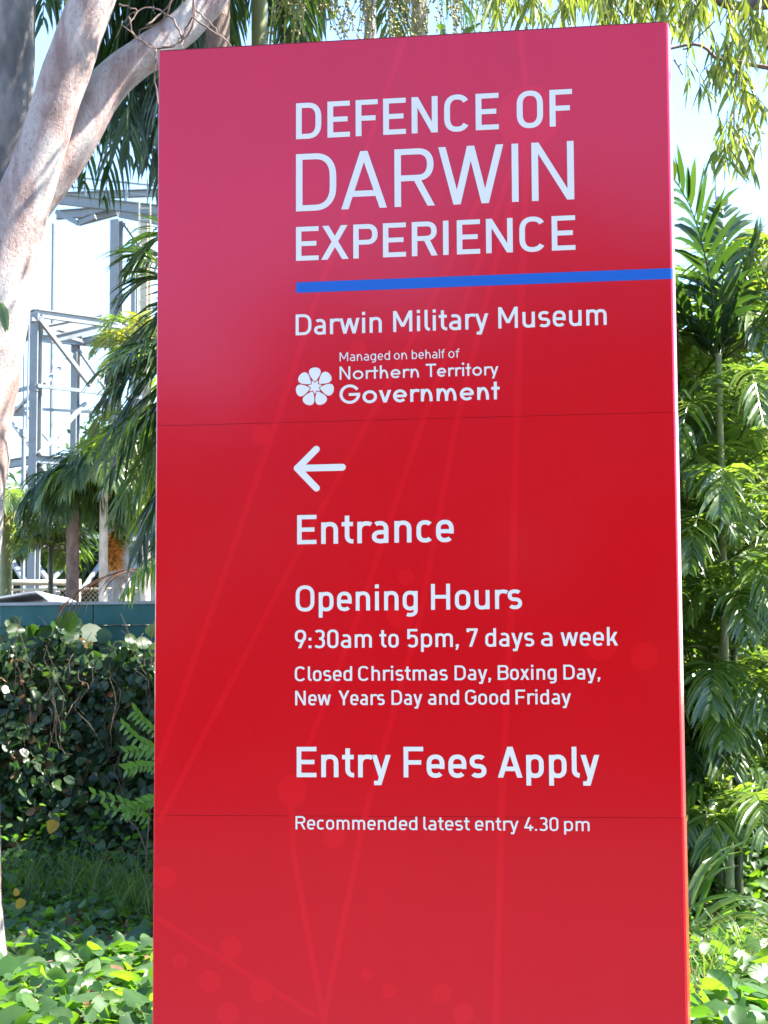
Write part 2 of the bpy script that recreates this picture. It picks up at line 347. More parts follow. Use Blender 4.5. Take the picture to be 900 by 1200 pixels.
    if ch == 'e':
        W = .56 if not geo else .67; g.band(g.arcs(a, b-ov, W-a, x-b+ov, -2, 318)); R(a, x*.5-b, W-a*.6, x*.5+b-.01); return done(W, .075, .06)
    if ch == 'c': W = .53; g.band(g.arcs(a, b-ov, W-a+.02, x-b+ov, 42, 318)); return done(W-.01, .075, .04)
    if ch == 'a':
        W = .53; t = .44; R(W-s_, 0, W, x*.6)
        g.band([(W-a, .3)]+g.arcs(a*.4+.02, .25, W-a, x-b+ov, 0, 128))
        g.band([(W-a, t-b)]+g.arcs(a, b-ov, W-a+.08, t-b, 90, 270)+[(W-a, b+.02)]); return done(W, .065, .10)
    if ch == 's':
        W = .52; mid = x*.5; p = g.arcs(a, mid, W-a, x-b+ov, 35, 268); q = g.arcs(a, b-ov, W-a, mid, 88, -145)
        g.band(p+q); return done(W, .055, .05)
    if ch == 'v': W = .60; d = s_*1.08; g.para(W/2-d/2, 0, 0, x, d); g.para(W/2-d/2, 0, W-d, x, d); return done(W, .02, .02)
    if ch == 'w': W = .90; d = s_*1.02; q = W*.27; g.para(q-d/2, 0, 0, x, d); g.para(q-d/2, 0, W/2-d/2, x, d); g.para(W-q-d/2, 0, W/2-d/2, x, d); g.para(W-q-d/2, 0, W-d, x, d); return done(W, .02, .02)
    if ch == 'y':
        W = .60; d = s_*1.08; g.para(W/2-d/2, 0, 0, x, d); e = (W/2-d/2) - (W/2-d/2)*(-DS)/x
        g.para(e, DS, W-d, x, d)
        if st == 'd': R(e-.07, DS, e+d*.7, DS+h_)
        return done(W, .02, .02)
    if ch == 'x': W = .58; d = s_*1.15; g.para(0, 0, W-.02-d, x, d); g.para(W-d, 0, .02, x, d); return done(W, .02, .02)
    if ch == 'k': W = .57; R(0, 0, s_, 1); d = s_*1.15; g.para(.12, .26, W-.03-d, x, d); g.para(W-d, 0, .19, .44, d); return done(W, .11, .01)
    # figures and points
    if ch == '0': W = .58; g.band(g.arcs(a, b-ov, W-a, 1-b+ov, 0, 360)); return done(W, .07, .07)
    if ch == '9':
        W = .59; g.band(g.arcs(a, .40, W-a, 1-b+ov, 0, 360)); g.para(.17, 0, W-s_*1.15, .60, s_*1.1); return done(W, .07, .06)
    if ch == '3':
        W = .58; g.band(g.arcs(a, .52, W-a-.015, 1-b+ov, 140, -90)); g.band(g.arcs(a-.02, b-ov, W-a, .52, 90, -145)); return done(W, .06, .06)
    if ch == '5':
        W = .57; R(.03, .45, .03+s_, 1); R(.03, 1-h_, W-.03, 1); g.band(g.arcs(a, b-ov, W-a, .62, 138, -145)); return done(W, .07, .06)
    if ch == '7': W = .56; R(0, 1-h_, W, 1); R(0, .84-.04, s_, 1); g.para(.12, 0, W-s_*1.1, 1-h_*.9, s_*1.1); return done(W, .05, .03)
    if ch == '4': W = .60; R(0, .17, W, .17+h_); R(.34, 0, .34+s_, .44); g.para(0, .17+h_*.5, .27, 1, s_*1.1); return done(W, .04, .04)
    if ch == '.': R(0, 0, s_*1.05, s_*1.05); return done(s_*1.05, .07, .07)
    if ch == ':': R(0, 0, s_*1.05, s_*1.05); R(0, .42, s_*1.05, .42+s_*1.05); return done(s_*1.05, .08, .08)
    if ch == ',': R(0, 0, s_*1.1, s_*1.05); g.para(-.02, -.16, s_*.3, .02, s_*.75); return done(s_*1.1, .06, .06)
    raise ValueError(ch)

def union(polys):
    vs, fs = [], []
    for p in polys:
        area = sum(p[i][0]*p[(i+1) % len(p)][1]-p[(i+1) % len(p)][0]*p[i][1] for i in range(len(p)))
        if abs(area) < 1e-7: continue
        if area < 0: p = p[::-1]
        b = len(vs); vs += [Vector(q) for q in p]; fs.append(list(range(b, b+len(p))))
    r = delaunay_2d_cdt(vs, [], fs, 0, 1e-5)
    keep = [list(f) for f, o in zip(r[2], r[5]) if len(o)]; used = sorted({i for f in keep for i in f}); ix = {u: i for i, u in enumerate(used)}
    return [(r[0][i][0], r[0][i][1]) for i in used], [[ix[i] for i in f] for f in keep]
_gc = {}
def glyph_mesh(ch, sv, sh, st):
    k = (ch, round(sv, 3), sh, st)
    if k not in _gc:
        P, W, l, r = glyph(ch, sv, sh, st); _gc[k] = (*union(P), W, l, r)
    return _gc[k]

def film_mesh(name, V2, F, y_front, y_back, mat, parent):
    """A thin film on the sign face: front faces plus the edge all round."""
    n = len(V2); verts = [(x, y_front, z) for x, z in V2]; faces = [f[:] for f in F]
    faces = [f[::-1] if sum(V2[f[i]][0]*V2[f[(i+1) % len(f)]][1]-V2[f[(i+1) % len(f)]][0]*V2[f[i]][1] for i in range(len(f))) < 0 else f for f in faces]
    edges = {}
    for f in faces:
        for i in range(len(f)): edges[(f[i], f[(i+1) % len(f)])] = 1
    bmap = {}
    for (p, q) in list(edges):
        if (q, p) not in edges:
            for t in (p, q):
                if t not in bmap: bmap[t] = len(verts); verts.append((V2[t][0], y_back, V2[t][1]))
            faces.append([q, p, bmap[p], bmap[q]])
    return mesh_obj(name, verts, faces, mat, parent)

LINES = [
   ([('DEFENCE', 0.3336, 0.8101), ('OF', 0.8519, 0.9794)], 2.8457, 0.0862, 0.158, 0.138, 'd'),
   ([('DARWIN', 0.3335, 0.9812)], 2.6731, 0.1366, 0.112, 0.102, 'd'),
   ([('EXPERIENCE', 0.3335, 0.9822)], 2.5557, 0.0802, 0.158, 0.138, 'd'),
   ([('Darwin', 0.3326, 0.5348), ('Military', 0.5614, 0.7814), ('Museum', 0.8041, 1.05)], 2.38, 0.049, 0.145, 0.135, 'd'),
   ([('Managed', 0.4361, 0.5535), ('on', 0.5628, 0.5931), ('behalf', 0.6042, 0.6804), ('of', 0.6888, 0.7144)], 2.3157, 0.0208, 0.115, 0.1, 'h'),
   ([('Northern', 0.4358, 0.6206), ('Territory', 0.6364, 0.803)], 2.2728, 0.0305, 0.14, 0.135, 'g'),
   ([('Government', 0.4356, 0.8053)], 2.2167, 0.0437, 0.16, 0.145, 'g'),
   ([('Entrance', 0.3359, 0.6977)], 1.8935, 0.0673, 0.155, 0.145, 'd'),
   ([('Opening', 0.3325, 0.6141), ('Hours', 0.6449, 0.8509)], 1.7398, 0.0586, 0.15, 0.142, 'd'),
   ([('9:30am', 0.3304, 0.5086), ('to', 0.5261, 0.5703), ('5pm,', 0.5887, 0.7071), ('7', 0.7251, 0.75), ('days', 0.7672, 0.8772), ('a', 0.8925, 0.9179), ('week', 0.9364, 1.0638)], 1.6556, 0.0413, 0.15, 0.13, 'd'),
   ([('Closed', 0.3304, 0.463), ('Christmas', 0.4769, 0.6815), ('Day,', 0.697, 0.7791), ('Boxing', 0.7945, 0.9262), ('Day,', 0.9414, 1.0231)], 1.5808, 0.033, 0.15, 0.13, 'd'),
   ([('New', 0.3312, 0.4138), ('Years', 0.4313, 0.5376), ('Day', 0.5532, 0.6233), ('and', 0.6363, 0.7067), ('Good', 0.7204, 0.8196), ('Friday', 0.8339, 0.9575)], 1.526, 0.0329, 0.15, 0.13, 'd'),
   ([('Entry', 0.3347, 0.5507), ('Fees', 0.5799, 0.7669), ('Apply', 0.7924, 1.0183)], 1.3637, 0.0683, 0.155, 0.145, 'd'),
   ([('Recommended', 0.3319, 0.6102), ('latest', 0.6239, 0.7281), ('entry', 0.7402, 0.8376), ('4.30', 0.8501, 0.9258), ('pm', 0.9383, 0.9946)], 1.2467, 0.0296, 0.145, 0.13, 'd'),
]
LINE_LABEL = ['white capital heading lettering across the top', 'large thin white capital lettering', 'white capital lettering above the blue bar', 'white lettering just below the blue bar',
    'tiny thin white lettering', 'small round white lettering', 'bold round white lettering beside the emblem', 'white lettering under the arrow', 'white lettering naming the opening hours',
    'small white lettering with times', 'small white lettering, first line about closed days', 'small white lettering, second line about closed days', 'large white lettering about fees', 'small white lettering, lowest line']
YF, YB = -.0013, -.0004          # film front and back, sign face at y = 0

def words(line, label, parent):
    ws, z, h, sv, sh, st = line
    line_obj = None
    for (txt, x0, x1) in ws:
        tw = 0; items = []
        for i, ch in enumerate(txt):
            _, W, l, r = glyph(ch, sv, sh, st)
            if i: tw += l*.92
            items.append((ch, tw)); tw += W + (r*.92 if i < len(txt)-1 else 0)
        kx = (x1-x0)/(tw*h)
        V, F = [], []
        # correct stem width for the horizontal scale, then lay out again
        sv2 = sv/kx; tw = 0; items = []
        for i, ch in enumerate(txt):
            V2, F2, W, l, r = glyph_mesh(ch, sv2, sh, st)
            if i: tw += l*.92
            items.append((ch, tw)); tw += W + (r*.92 if i < len(txt)-1 else 0)
        kx = (x1-x0)/(tw*h)
        for ch, off in items:
            V2, F2, W, l, r = glyph_mesh(ch, sv2, sh, st); b = len(V)
            V += [(x0+(off+vx)*h*kx, z+vz*h) for vx, vz in V2]; F += [[q+b for q in f] for f in F2]
        o = film_mesh('word', V, F, YF, YB, M['white'], parent)
        tag(o, '%s, the word %s' % (label, txt.strip(',')))

# ================================================================== THE SIGN
W_, TOP = 1.2, 3.0766
sign = empty('pylon_sign', (0, 0, 0), 'tall red pylon sign with white lettering and a blue bar', 'sign')
ZP = [(TOP-.9+.0004, TOP), (TOP-1.8+.0004, TOP-.9-.0004), (TOP-2.7, TOP-1.8-.0004)]
for i, (z0, z1) in enumerate(ZP):
    # folded tray: section round the front corners, returned 45 mm
    r = .007; sec = [(.0, .05), (.0, .003), (.0009, .0009), (.003, 0)]
    dx = [0, .0005, .0016][i]
    for t in range(0, 6):
        a = math.radians(-90+90*t/5); sec.append((W_+dx-r+r*math.cos(a), r+r*math.sin(a)))
    sec.append((W_+dx+.0055, .055)); sec.append((W_-.02, .056)); sec.append((.02, .056))
    n = len(sec); V = [(x, y, z0) for x, y in sec]+[(x, y, z1) for x, y in sec]
    F = [[k, (k+1) % n, n+(k+1) % n, n+k] for k in range(n)]
    # the bends are smooth, the face flat: subdivide nothing, mark smooth only round the bend
    F += [list(range(n))[::-1], [n+k for k in range(n)]]
    p = mesh_obj('panel', V, F, M['red'], sign)
    for k in range(4, 10):
        p.data.polygons[k].use_smooth = False
    bm_ = bmesh.new(); bm_.from_mesh(p.data); bmesh.ops.recalc_face_normals(bm_, faces=bm_.faces[:]); bm_.to_mesh(p.data); bm_.free()
mb = MB(); mb.box(.012, W_-.006, .0575, .19, .12, TOP-.012); mb.build('carcass', M['alu'], sign)
for zz in (TOP-1.8, TOP-.9):
    mb = MB(); mb.box(.004, W_-.002, .003, .0485, zz-.00035, zz+.00035); mb.build('seam_strip', M['gap'], sign)
mb = MB(); mb.box(.001, W_-.010, -.0006+.002, .052, TOP+.0005, TOP+.003); mb.build('top_trim', M['gap'], sign)
mb = MB(); mb.box(-.0018, .0116, .010, .15, .38, TOP-1.83); mb.build('side_strip', M['alu'], sign)
mb = MB(); mb.box(.06, W_-.06, .01, .18, -.2, TOP-2.705); mb.build('plinth', M['alu'], sign)
mb = MB(); mb.box(-.15, W_+.15, -.1, .34, -.3, .02); mb.build('footing', M['concrete'], sign)
for ln, lb in zip(LINES, LINE_LABEL): words(ln, lb, sign)
film_mesh('blue_bar', [(.3335, 2.4800), (W_+.0003-.006, 2.4803), (W_+.0003-.006, 2.5049), (.3335, 2.5049)], [[0, 1, 2, 3]], -.0007, .0, M['blue'], sign)
# the bar is wrapped round the fold
vs = []
for t in range(0, 7):
    a = math.radians(-90+90*t/6); rr = .0076
    for z in (2.4803, 2.5049): vs.append((W_-.007+rr*math.cos(a), .007+rr*math.sin(a)-.0001, z))
mesh_obj('blue_bar_fold', vs, [[2*i, 2*i+2, 2*i+3, 2*i+1] for i in range(6)], M['blue'], sign)
# arrow with round ends
g = G(.0, .0, 'd'); g.a = g.b = .0079
def capsule(p, q, r=.0079):
    t = (Vector(q)-Vector(p)); an = math.atan2(t.y, t.x); out = []
    for i in range(13): a = an+math.pi/2+math.pi*i/12; out.append((p[0]+r*math.cos(a), p[1]+r*math.sin(a)))
    for i in range(13): a = an-math.pi/2+math.pi*i/12; out.append((q[0]+r*math.cos(a), q[1]+r*math.sin(a)))
    return out
V2, F2 = union([capsule((.336, 2.0693), (.4458-.004, 2.0693)), capsule((.3365, 2.0693), (.381, 2.1125)), capsule((.3365, 2.0693), (.381, 2.0225))])
film_mesh('arrow', V2, F2, YF, YB, M['white'], sign)
# emblem: seven petals round a seven-pointed star
cx, cz, ro = .3777, 2.2580, .0452
star = []
for i in range(14):
    a = math.radians(90+180/7*(i+1) if False else 90+360/14*i+360/14); rr = .0168 if i % 2 == 0 else .0095
    star.append((cx+rr*math.cos(a), cz+rr*math.sin(a)))
em = film_mesh('emblem', *union([star]), YF, YB, M['white'], sign)
for k in range(7):
    a = math.radians(90+360/7*k); pet = []
    for (t, rad) in [(-7, .0128), (-15, .0165), (-20.5, .0215), (-23, .0270), (-23.6, .0320), (-22.3, .0370), (-18.8, .0410), (-13, .0438), (-6, .0450), (0, .0453), (6, .0450), (13, .0438), (18.8, .0410), (22.3, .0370), (23.6, .0320), (23, .0270), (20.5, .0215), (15, .0165), (7, .0128)]:
        aa = a+math.radians(t); pet.append((cx+rad*math.cos(aa), cz+rad*math.sin(aa)))
    film_mesh('petal', *union([pet]), YF, YB, M['white'], em)
# printed artwork: faint lighter beams and dots, laid under the lettering
ART = [
    ([(0.5916, 3.0745), (0.4407, 2.6399), (0.269, 2.1262), (0.0110, 1.3942)], .0145),
    ([(0.8609, 3.0745), (0.8748, 2.9261)], .014),
    ([(0.8753, 2.8052), (0.8576, 2.4572), (0.8434, 2.1529), (0.8284, 1.7658), (0.8099, 1.4795), (0.8003, 1.2999), (0.7701, 0.5)], .0155),
    ([(0.8638, 2.8259), (0.7383, 2.4716), (0.6217, 2.1509), (0.4758, 1.7216), (0.3569, 1.4228), (0.3233, 1.3343)], .013),
    ([(0.8714, 2.8054), (0.7834, 2.4699), (0.7041, 2.1566), (0.6188, 1.7201), (0.4918, 1.2815), (0.3992, 0.8445), (.37, .68)], .0135),
    ([(0.8404, 2.8472), (0.6653, 2.4743), (0.4912, 2.1543), (0.2953, 1.7959), (0.0135, 1.2599)], .013),
    ([(0.3193, 1.3343), (0.3272, 1.1929), (0.3972, 0.8163)], .0135),
    ([(0.0085, 1.0461), (0.2409, 0.911), (0.3817, 0.831)], .0135)]
DOTS = [(0.8801, 2.8714, 0.0745), (0.2528, 2.1485, 0.0235), (0.3233, 1.3343, 0.0353), (0.4214, 1.2297, 0.0255), (0.5882, 1.8153, 0.0196), (0.5759, 1.7283, 0.0333), (1.121, 1.6314, 0.0314), (1.0253, 1.6568, 0.0353), (0.4779, 2.3433, 0.0216), (0.0285, 1.1366, 0.0255), (0.1835, 0.982, 0.0255), (0.1343, 0.9053, 0.0255), (0.176, 0.8362, 0.0255), (0.2527, 0.8886, 0.0274), (0.4943, 0.9267, 0.0137), (0.5443, 0.8921, 0.0176), (0.6631, 0.8888, 0.0216), (0.7103, 0.8452, 0.0235), (0.0645, 0.9497, 0.0176)]
def seam_split(V2, F): return V2, F
yy = -.00012
for pts, wd in ART:
    V = []
    for i, p in enumerate(pts):
        q0 = pts[max(0, i-1)]; q1 = pts[min(len(pts)-1, i+1)]; t = Vector((q1[0]-q0[0], q1[1]-q0[1])).normalized()
        V += [(p[0]-t.y*wd/2, yy, p[1]+t.x*wd/2), (p[0]+t.y*wd/2, yy, p[1]-t.x*wd/2)]
    mesh_obj('printed_beam', V, [[2*i+1, 2*i, 2*i+2, 2*i+3][::-1] for i in range(len(pts)-1)], M['red_art'], sign); yy -= .00001
for x, z, r in DOTS:
    V = [(x+r*math.cos(2*math.pi*i/40), yy, z+r*math.sin(2*math.pi*i/40)) for i in range(40)]
    mesh_obj('printed_dot', V, [list(range(40))], M['red_art'], sign); yy -= .000008

# ================================================================== GROUND
me_v, me_f = [], []
nx, ny = 70, 70
for j in range(ny+1):
    for i in range(nx+1):
        X = -14+28*i/nx; Y = -.7+32.7*j/ny
        h = .05*math.sin(X*1.7+Y)*math.cos(Y*1.3)+.03*math.sin(X*4.1)*math.sin(Y*3.7)
        h *= min(1, max(0, (Y-.8)/2)); e = min(X+14, 14-X, Y+.7, 32-Y)
        me_v.append((X, Y, h if e > .01 else 0))
for j in range(ny):
    for i in range(nx):
        k = j*(nx+1)+i; me_f.append([k, k+1, k+nx+2, k+nx+1])
o = mesh_obj('garden_soil', me_v, me_f, M['soil'], smooth=True); tag(o, 'dark soil with leaf litter under the vines', kind='structure')
S_ = 3000
o = mesh_obj('ground', [(-S_, -S_, -.12), (S_, -S_, -.12), (S_, S_, -.12), (-S_, S_, -.12)], [[0, 1, 2, 3]], M['soil']); tag(o, 'ground out to the horizon', kind='structure')
mb = MB(); mb.box(-14, 14, -3.3, -.75, -.115, .03); o = mb.build('footpath', M['concrete']); tag(o, 'unseen concrete footpath before the sign, made pale to bounce sunlight onto it', kind='structure')  # unseen strip, its paleness and depth set to bounce warm sunlight onto the sign
mb = MB(); mb.box(-14, 14, -30, -3.303, -.115, .01); o = mb.build('forecourt_paving', M['asphalt']); tag(o, 'dark asphalt forecourt in front of the sign', kind='structure')

# ================================================================== leaf and frond builders
def blade_rows(base, d, side, nrm, L, Wd, droop, fold=.25, segs=4, prof=(.35, 1, .95, .6, .03)):
    """Vertices of one long leaf: 3 per row (edge, rib, edge)."""
    rows = []
    p = base.copy(); t = d.normalized()
    step = L/segs
    for i in range(segs+1):
        w_ = Wd*.5*prof[min(i, len(prof)-1)]
        s2 = (side - t*side.dot(t)).normalized(); n2 = s2.cross(t)
        rows.append((p - s2*w_ + n2*(w_*fold), p.copy(), p + s2*w_ + n2*(w_*fold)))
        t = (t + Vector((0, 0, -droop*(i+1)/segs))).normalized(); p = p + t*step
    return rows
def add_blade(V, F, C, rows, c):
    b = len(V)
    for r in rows: V.extend([tuple(q) for q in r])
    for i in range(len(rows)-1):
        k = b+i*3
        F.append([k, k+1, k+4, k+3]); F.append([k+1, k+2, k+5, k+4]); C.append(c); C.append(c)
def frond(name, pts, mat, parent, nl=34, L=.42, Wd=.028, fwd=.75, droop=.28, up=.25, stalk=.12, rad=.010, split=0, jitter=.12, segs=4, c0=.5, spread=.5, label=None):
    """A feather palm frond along the spline pts; leaflets on both sides."""
    cur = spline(pts, nl+2); V, F, C = [], [], []
    Z = Vector((0, 0, 1)); m = MB(); ns = len(cur)
    m.tube(cur[::max(1, nl//12)]+[cur[-1]], [rad*(1-.8*i/(len(cur[::max(1, nl//12)]))) for i in range(len(cur[::max(1, nl//12)])+1)], 5, cap=False)
    V += m.v; F += m.f; C += [c0*.6]*len(m.f)
    for i in range(int(nl*stalk), nl+1):
        t = (cur[i+1]-cur[i-1 if i else 0]).normalized(); s = t.cross(Z)
        if s.length < .1: s = Vector((1, 0, 0))
        s.normalize(); n = s.cross(t)
        u = (i/nl-stalk)/(1-stalk); ll = L*(math.sin(math.pi*(.18+.78*u))**.6)*(1+random.uniform(-jitter, jitter))
        if u > .9: ll *= .8
        for sg in (-1, 1):
            if random.random() < .04: continue
            d = (s*sg + t*(fwd+u*.7+random.uniform(-.12, .12)) + n*(up+random.uniform(-.2, .2))).normalized()
            base = cur[i]+t*random.uniform(-.01, .01)
            nr = (n + s*random.uniform(-.7, .7) + t*random.uniform(-.5, .5)).normalized()
            side = d.cross(nr).normalized()
            add_blade(V, F, C, blade_rows(base, d, side, nr, ll, Wd*random.uniform(.8, 1.15), droop*random.uniform(.6, 1.5), segs=segs), min(1, max(0, c0+random.uniform(-spread, spread))))
    o = mesh_obj(name, V, F, mat, parent, C, smooth=False)
    if label: o['label'] = label
    return o
def crown(parent, c, n, reach, mat, az0=0, az1=360, el=(20, 70), droopk=1.0, **kw):
    """Fronds thrown out from a palm's heart in all (or some) directions."""
    for i in range(n):
        az = math.radians(az0+(az1-az0)*(i+random.uniform(.1, .9))/n); e = math.radians(random.uniform(*el)); l = reach*random.uniform(.8, 1.1)
        h = Vector((math.cos(az), math.sin(az), 0)); up = Vector((0, 0, 1))
        p1 = c + h*(l*.35*math.cos(e)) + up*(l*.42*math.sin(e)); p2 = p1 + h*(l*.33) + up*(l*(.30*math.sin(e)-.10*droopk))
        p3 = p2 + h*(l*.22) - up*(l*.22*droopk)
        frond('frond', [c, p1, p2, p3], mat if not isinstance(mat, (list, tuple)) else random.choice(mat), parent, **kw)
def palm_trunk(parent, base, top, r0, r1, mat, ring=.09, bulge=.045, n=14):
    b, t = Vector(base), Vector(top); L = (t-b).length; k = int(L/ring); P, R_ = [], []
    for i in range(k+1):
        u = i/k; q = b.lerp(t, u); r = r0+(r1-r0)*u
        P += [q-(t-b)*(.08/k), q, q+(t-b)*(.10/k)]; R_ += [r, r*(1+bulge*random.uniform(.6, 1.3)), r*.995]
    m = MB(); m.tube(P, R_, n); return m.build('trunk', mat, parent, smooth=True)

def leaf_cloud(centers, radii, count, size, wid, flat=.0, hang=0.0, shape='oval'):
    """Many small leaves through clump volumes -> vertices, faces, colour value. numpy, 4 triangles per leaf."""
    cs = np.array([tuple(c) for c in centers]); rs = np.array(radii); idx = rng.choice(len(cs), count, p=rs**2/np.sum(rs**2))
    d = rng.normal(size=(count, 3)); d /= np.linalg.norm(d, axis=1)[:, None]
    p = cs[idx]+d*(rs[idx]*rng.random(count)**.45)[:, None]
    ax = rng.normal(size=(count, 3)); ax[:, 2] = ax[:, 2]*(1-hang)-hang*1.6
    ax /= np.linalg.norm(ax, axis=1)[:, None]
    nr = rng.normal(size=(count, 3)); nr[:, 2] += flat
    sd_ = np.cross(ax, nr); sd_ /= np.linalg.norm(sd_, axis=1)[:, None]+1e-9; nn = np.cross(sd_, ax)
    ln = size*rng.uniform(.6, 1.25, count)[:, None]; wd = wid*rng.uniform(.7, 1.2, count)[:, None]
    v = np.stack([p, p+ax*ln*.35+sd_*wd*.5+nn*wd*.15, p+ax*ln*.40+nn*ln*-.03, p+ax*ln*.35-sd_*wd*.5+nn*wd*.15, p+ax*ln-nn*ln*.12], 1).reshape(-1, 3)
    b = (np.arange(count)*5)[:, None]
    f = np.concatenate([b+np.array([0, 1, 2]), b+np.array([1, 4, 2]), b+np.array([2, 4, 3]), b+np.array([0, 2, 3])], 1).reshape(-1, 3)
    c = np.repeat(np.clip(rng.normal(.45, .25, count) + .15*(rng.random(count)-.5), 0, 1), 4)
    return v, f, c

# ================================================================== TREES, LEFT: the gum tree
Yg = 5.6; k = mpp(Yg)
gum = empty('gum_tree', at(-36, 1165, Yg).xyz*1, 'smooth pink-white gum tree leaning at the left edge of the photo', 'tree')
gum.location.z = 0
def pxtube(pts, Y, name, mat, parent, n=28, wob=.03, samples=40, yoff=None):
    P = []; R_ = []
    for i, (x, y, r) in enumerate(pts):
        yo = 0 if yoff is None else yoff[i]
        P.append(at(x, y, Y+yo)); R_.append(r*mpp(Y+yo))
    cur = spline(P, samples); rr = [q.x for q in spline([Vector((r, 0, 0)) for r in R_], samples)]
    m = MB(); m.tube(cur, [max(.002, r*(1+wob*math.sin(i*1.3)*math.sin(i*.37))) for i, r in enumerate(rr)], n, cap=True)
    # gentle unevenness of the bark
    vv = np.array(m.v); 
    ph = np.sin(vv[:, 0]*17+vv[:, 2]*5)*np.sin(vv[:, 2]*9+vv[:, 1]*13)
    cc = np.repeat(np.array([tuple(c) for c in cur]), n, axis=0); dv = vv-cc; vv = cc+dv*(1+wob*.8*ph)[:, None]
    m.v = vv.tolist(); return m.build(name, mat, parent, smooth=True)
pxtube([(-38, 1240, 60), (-35, 1170, 48), (-38, 1100, 45), (-42, 1000, 43), (-43, 850, 42), (-42, 720, 42), (-37, 600, 42), (-26, 500, 42), (-12, 400, 43), (6, 300, 40), (40, 200, 31.5), (72, 100, 29.5), (107, 0, 29), (150, -120, 28), (200, -280, 24)], Yg, 'trunk', M['gum'], gum, samples=60)
pxtube([(2, 300, 20), (44, 236, 23), (86, 172, 25), (122, 106, 25), (153, 76, 24), (187, 53, 23), (225, 22, 21), (262, -24, 20), (310, -110, 19), (360, -220, 16)], Yg, 'limb', M['gum'], gum, yoff=[.05, .12, .2, .3, .36, .42, .5, .6, .7, .8], samples=40)
pxtube([(-40, 640, 26), (-32, 480, 30), (-16, 330, 33), (-2, 210, 35), (6, 100, 36), (6, 0, 37), (0, -130, 34), (-20, -300, 26)], Yg+.45, 'limb', M['gum_grey'], gum, samples=40)
# a sprout on the trunk
V, F, C = [], [], []
for (x, y, dx, dy) in [(2, 355, 8, 28), (-2, 350, -6, 20), (3, 362, 4, 24)]:
    b0 = at(x, y, Yg-.38); t0 = at(x+dx, y+dy, Yg-.40); add_blade(V, F, C, blade_rows(b0, t0-b0, Vector((1, .3, 0)), Vector((0, -1, 0)), (t0-b0).length*1.15, .045, .2), .7)
mesh_obj('leaf', V, F, M['frond'], gum, C)
cs = []; 
for i in range(46):
    a = random.uniform(0, 6.28); rr = random.uniform(.3, 3.2); cs.append((-2.1+rr*math.cos(a)*.9, Yg+.8+rr*math.sin(a), random.uniform(6.6, 9.3)))
v, f, c = leaf_cloud(cs, [random.uniform(.4, .8) for _ in cs], 9000, .14, .035, hang=.5); mesh_obj('crown', v, f, M['gumleaf'], gum, c)
# branches from the limb tops into the crown
m = MB()
for i in range(12):
    a = random.uniform(0, 6.28); s0 = at(random.choice([150, 330, 0]), -160, Yg+.3); e0 = Vector(cs[i]); m.tube(spline([s0, (s0+e0)/2+Vector((0, 0, .3)), e0], 8), [.09-.009*j for j in range(8)], 8)
m.build('branch', M['gum'], gum, smooth=True)

# tangle of brown aerial roots hanging from the limb beside the sign top
V = MB()
root_c = empty('hanging_root_tangle', at(190, 45, Yg-.1), 'tangle of thin brown twigs hanging over the pale limb beside the sign corner', 'twigs')
for pts in [[(225, -20), (228, 22), (212, 48), (185, 58), (160, 42), (140, 28)], [(232, -20), (226, 15), (238, 30), (262, 45), (275, 62)], [(184, 58), (181, 80), (183, 105), (187, 130)], [(215, 48), (200, 20), (170, 8), (150, 30)],
            [(205, -10), (190, 25), (165, 35), (163, 60)], [(225, 20), (215, 40), (214, 58)], [(185, 57), (205, 52), (222, 30)], [(150, 20), (160, 45), (184, 56)], [(140, 5), (160, 12), (150, 20), (135, 45)], [(230, 12), (245, 26), (268, 52)], [(172, 30), (192, 12), (215, -15)]]:
    P = spline([at(x, y, Yg-.12+random.uniform(-.06, .06)) for x, y in pts], 16); P = [p+Vector((random.uniform(-.006, .006), 0, random.uniform(-.006, .006))) for p in P]
    V.tube(P, [random.uniform(.005, .0075)*(1-.04*i) for i in range(16)], 6)
V.build('twig', M['twig'], root_c, smooth=True)

# ================================================================== PALM TRUNKS behind the top of the sign
TR = [(256, 14.5, 7.0, 'palm_trunk', 'thick brown ringed palm trunk standing beside the pale limb above the sign'), (309, 9.5, 7.6, 'palm_trunk_green', 'slim green palm trunk rising above the sign right of the brown one'),
      (433, 7, 9.5, 'palm_trunk_pale', 'thin pale palm trunk hidden among cream flower sprays above the sign'), (490, 9.3, 8.4, 'palm_trunk_pale', 'pale ringed palm trunk above the middle of the sign top')]
palms_top = []
for (x, r, Y, mt, lb) in TR:
    b = at(x, 60, Y); b.z = 0; t = at(x-6 if mt.endswith('green') else x, -190, Y)
    e = empty('palm_tree', b, lb, 'palm tree', 'tall palms behind the sign'); palm_trunk(e, b-Vector((0, 0, .1)), t, r*mpp(Y)*1.15, r*mpp(Y), M[mt], ring=.13 if r > 9 else .1, bulge=.035, n=20); palms_top.append((e, t, Y))
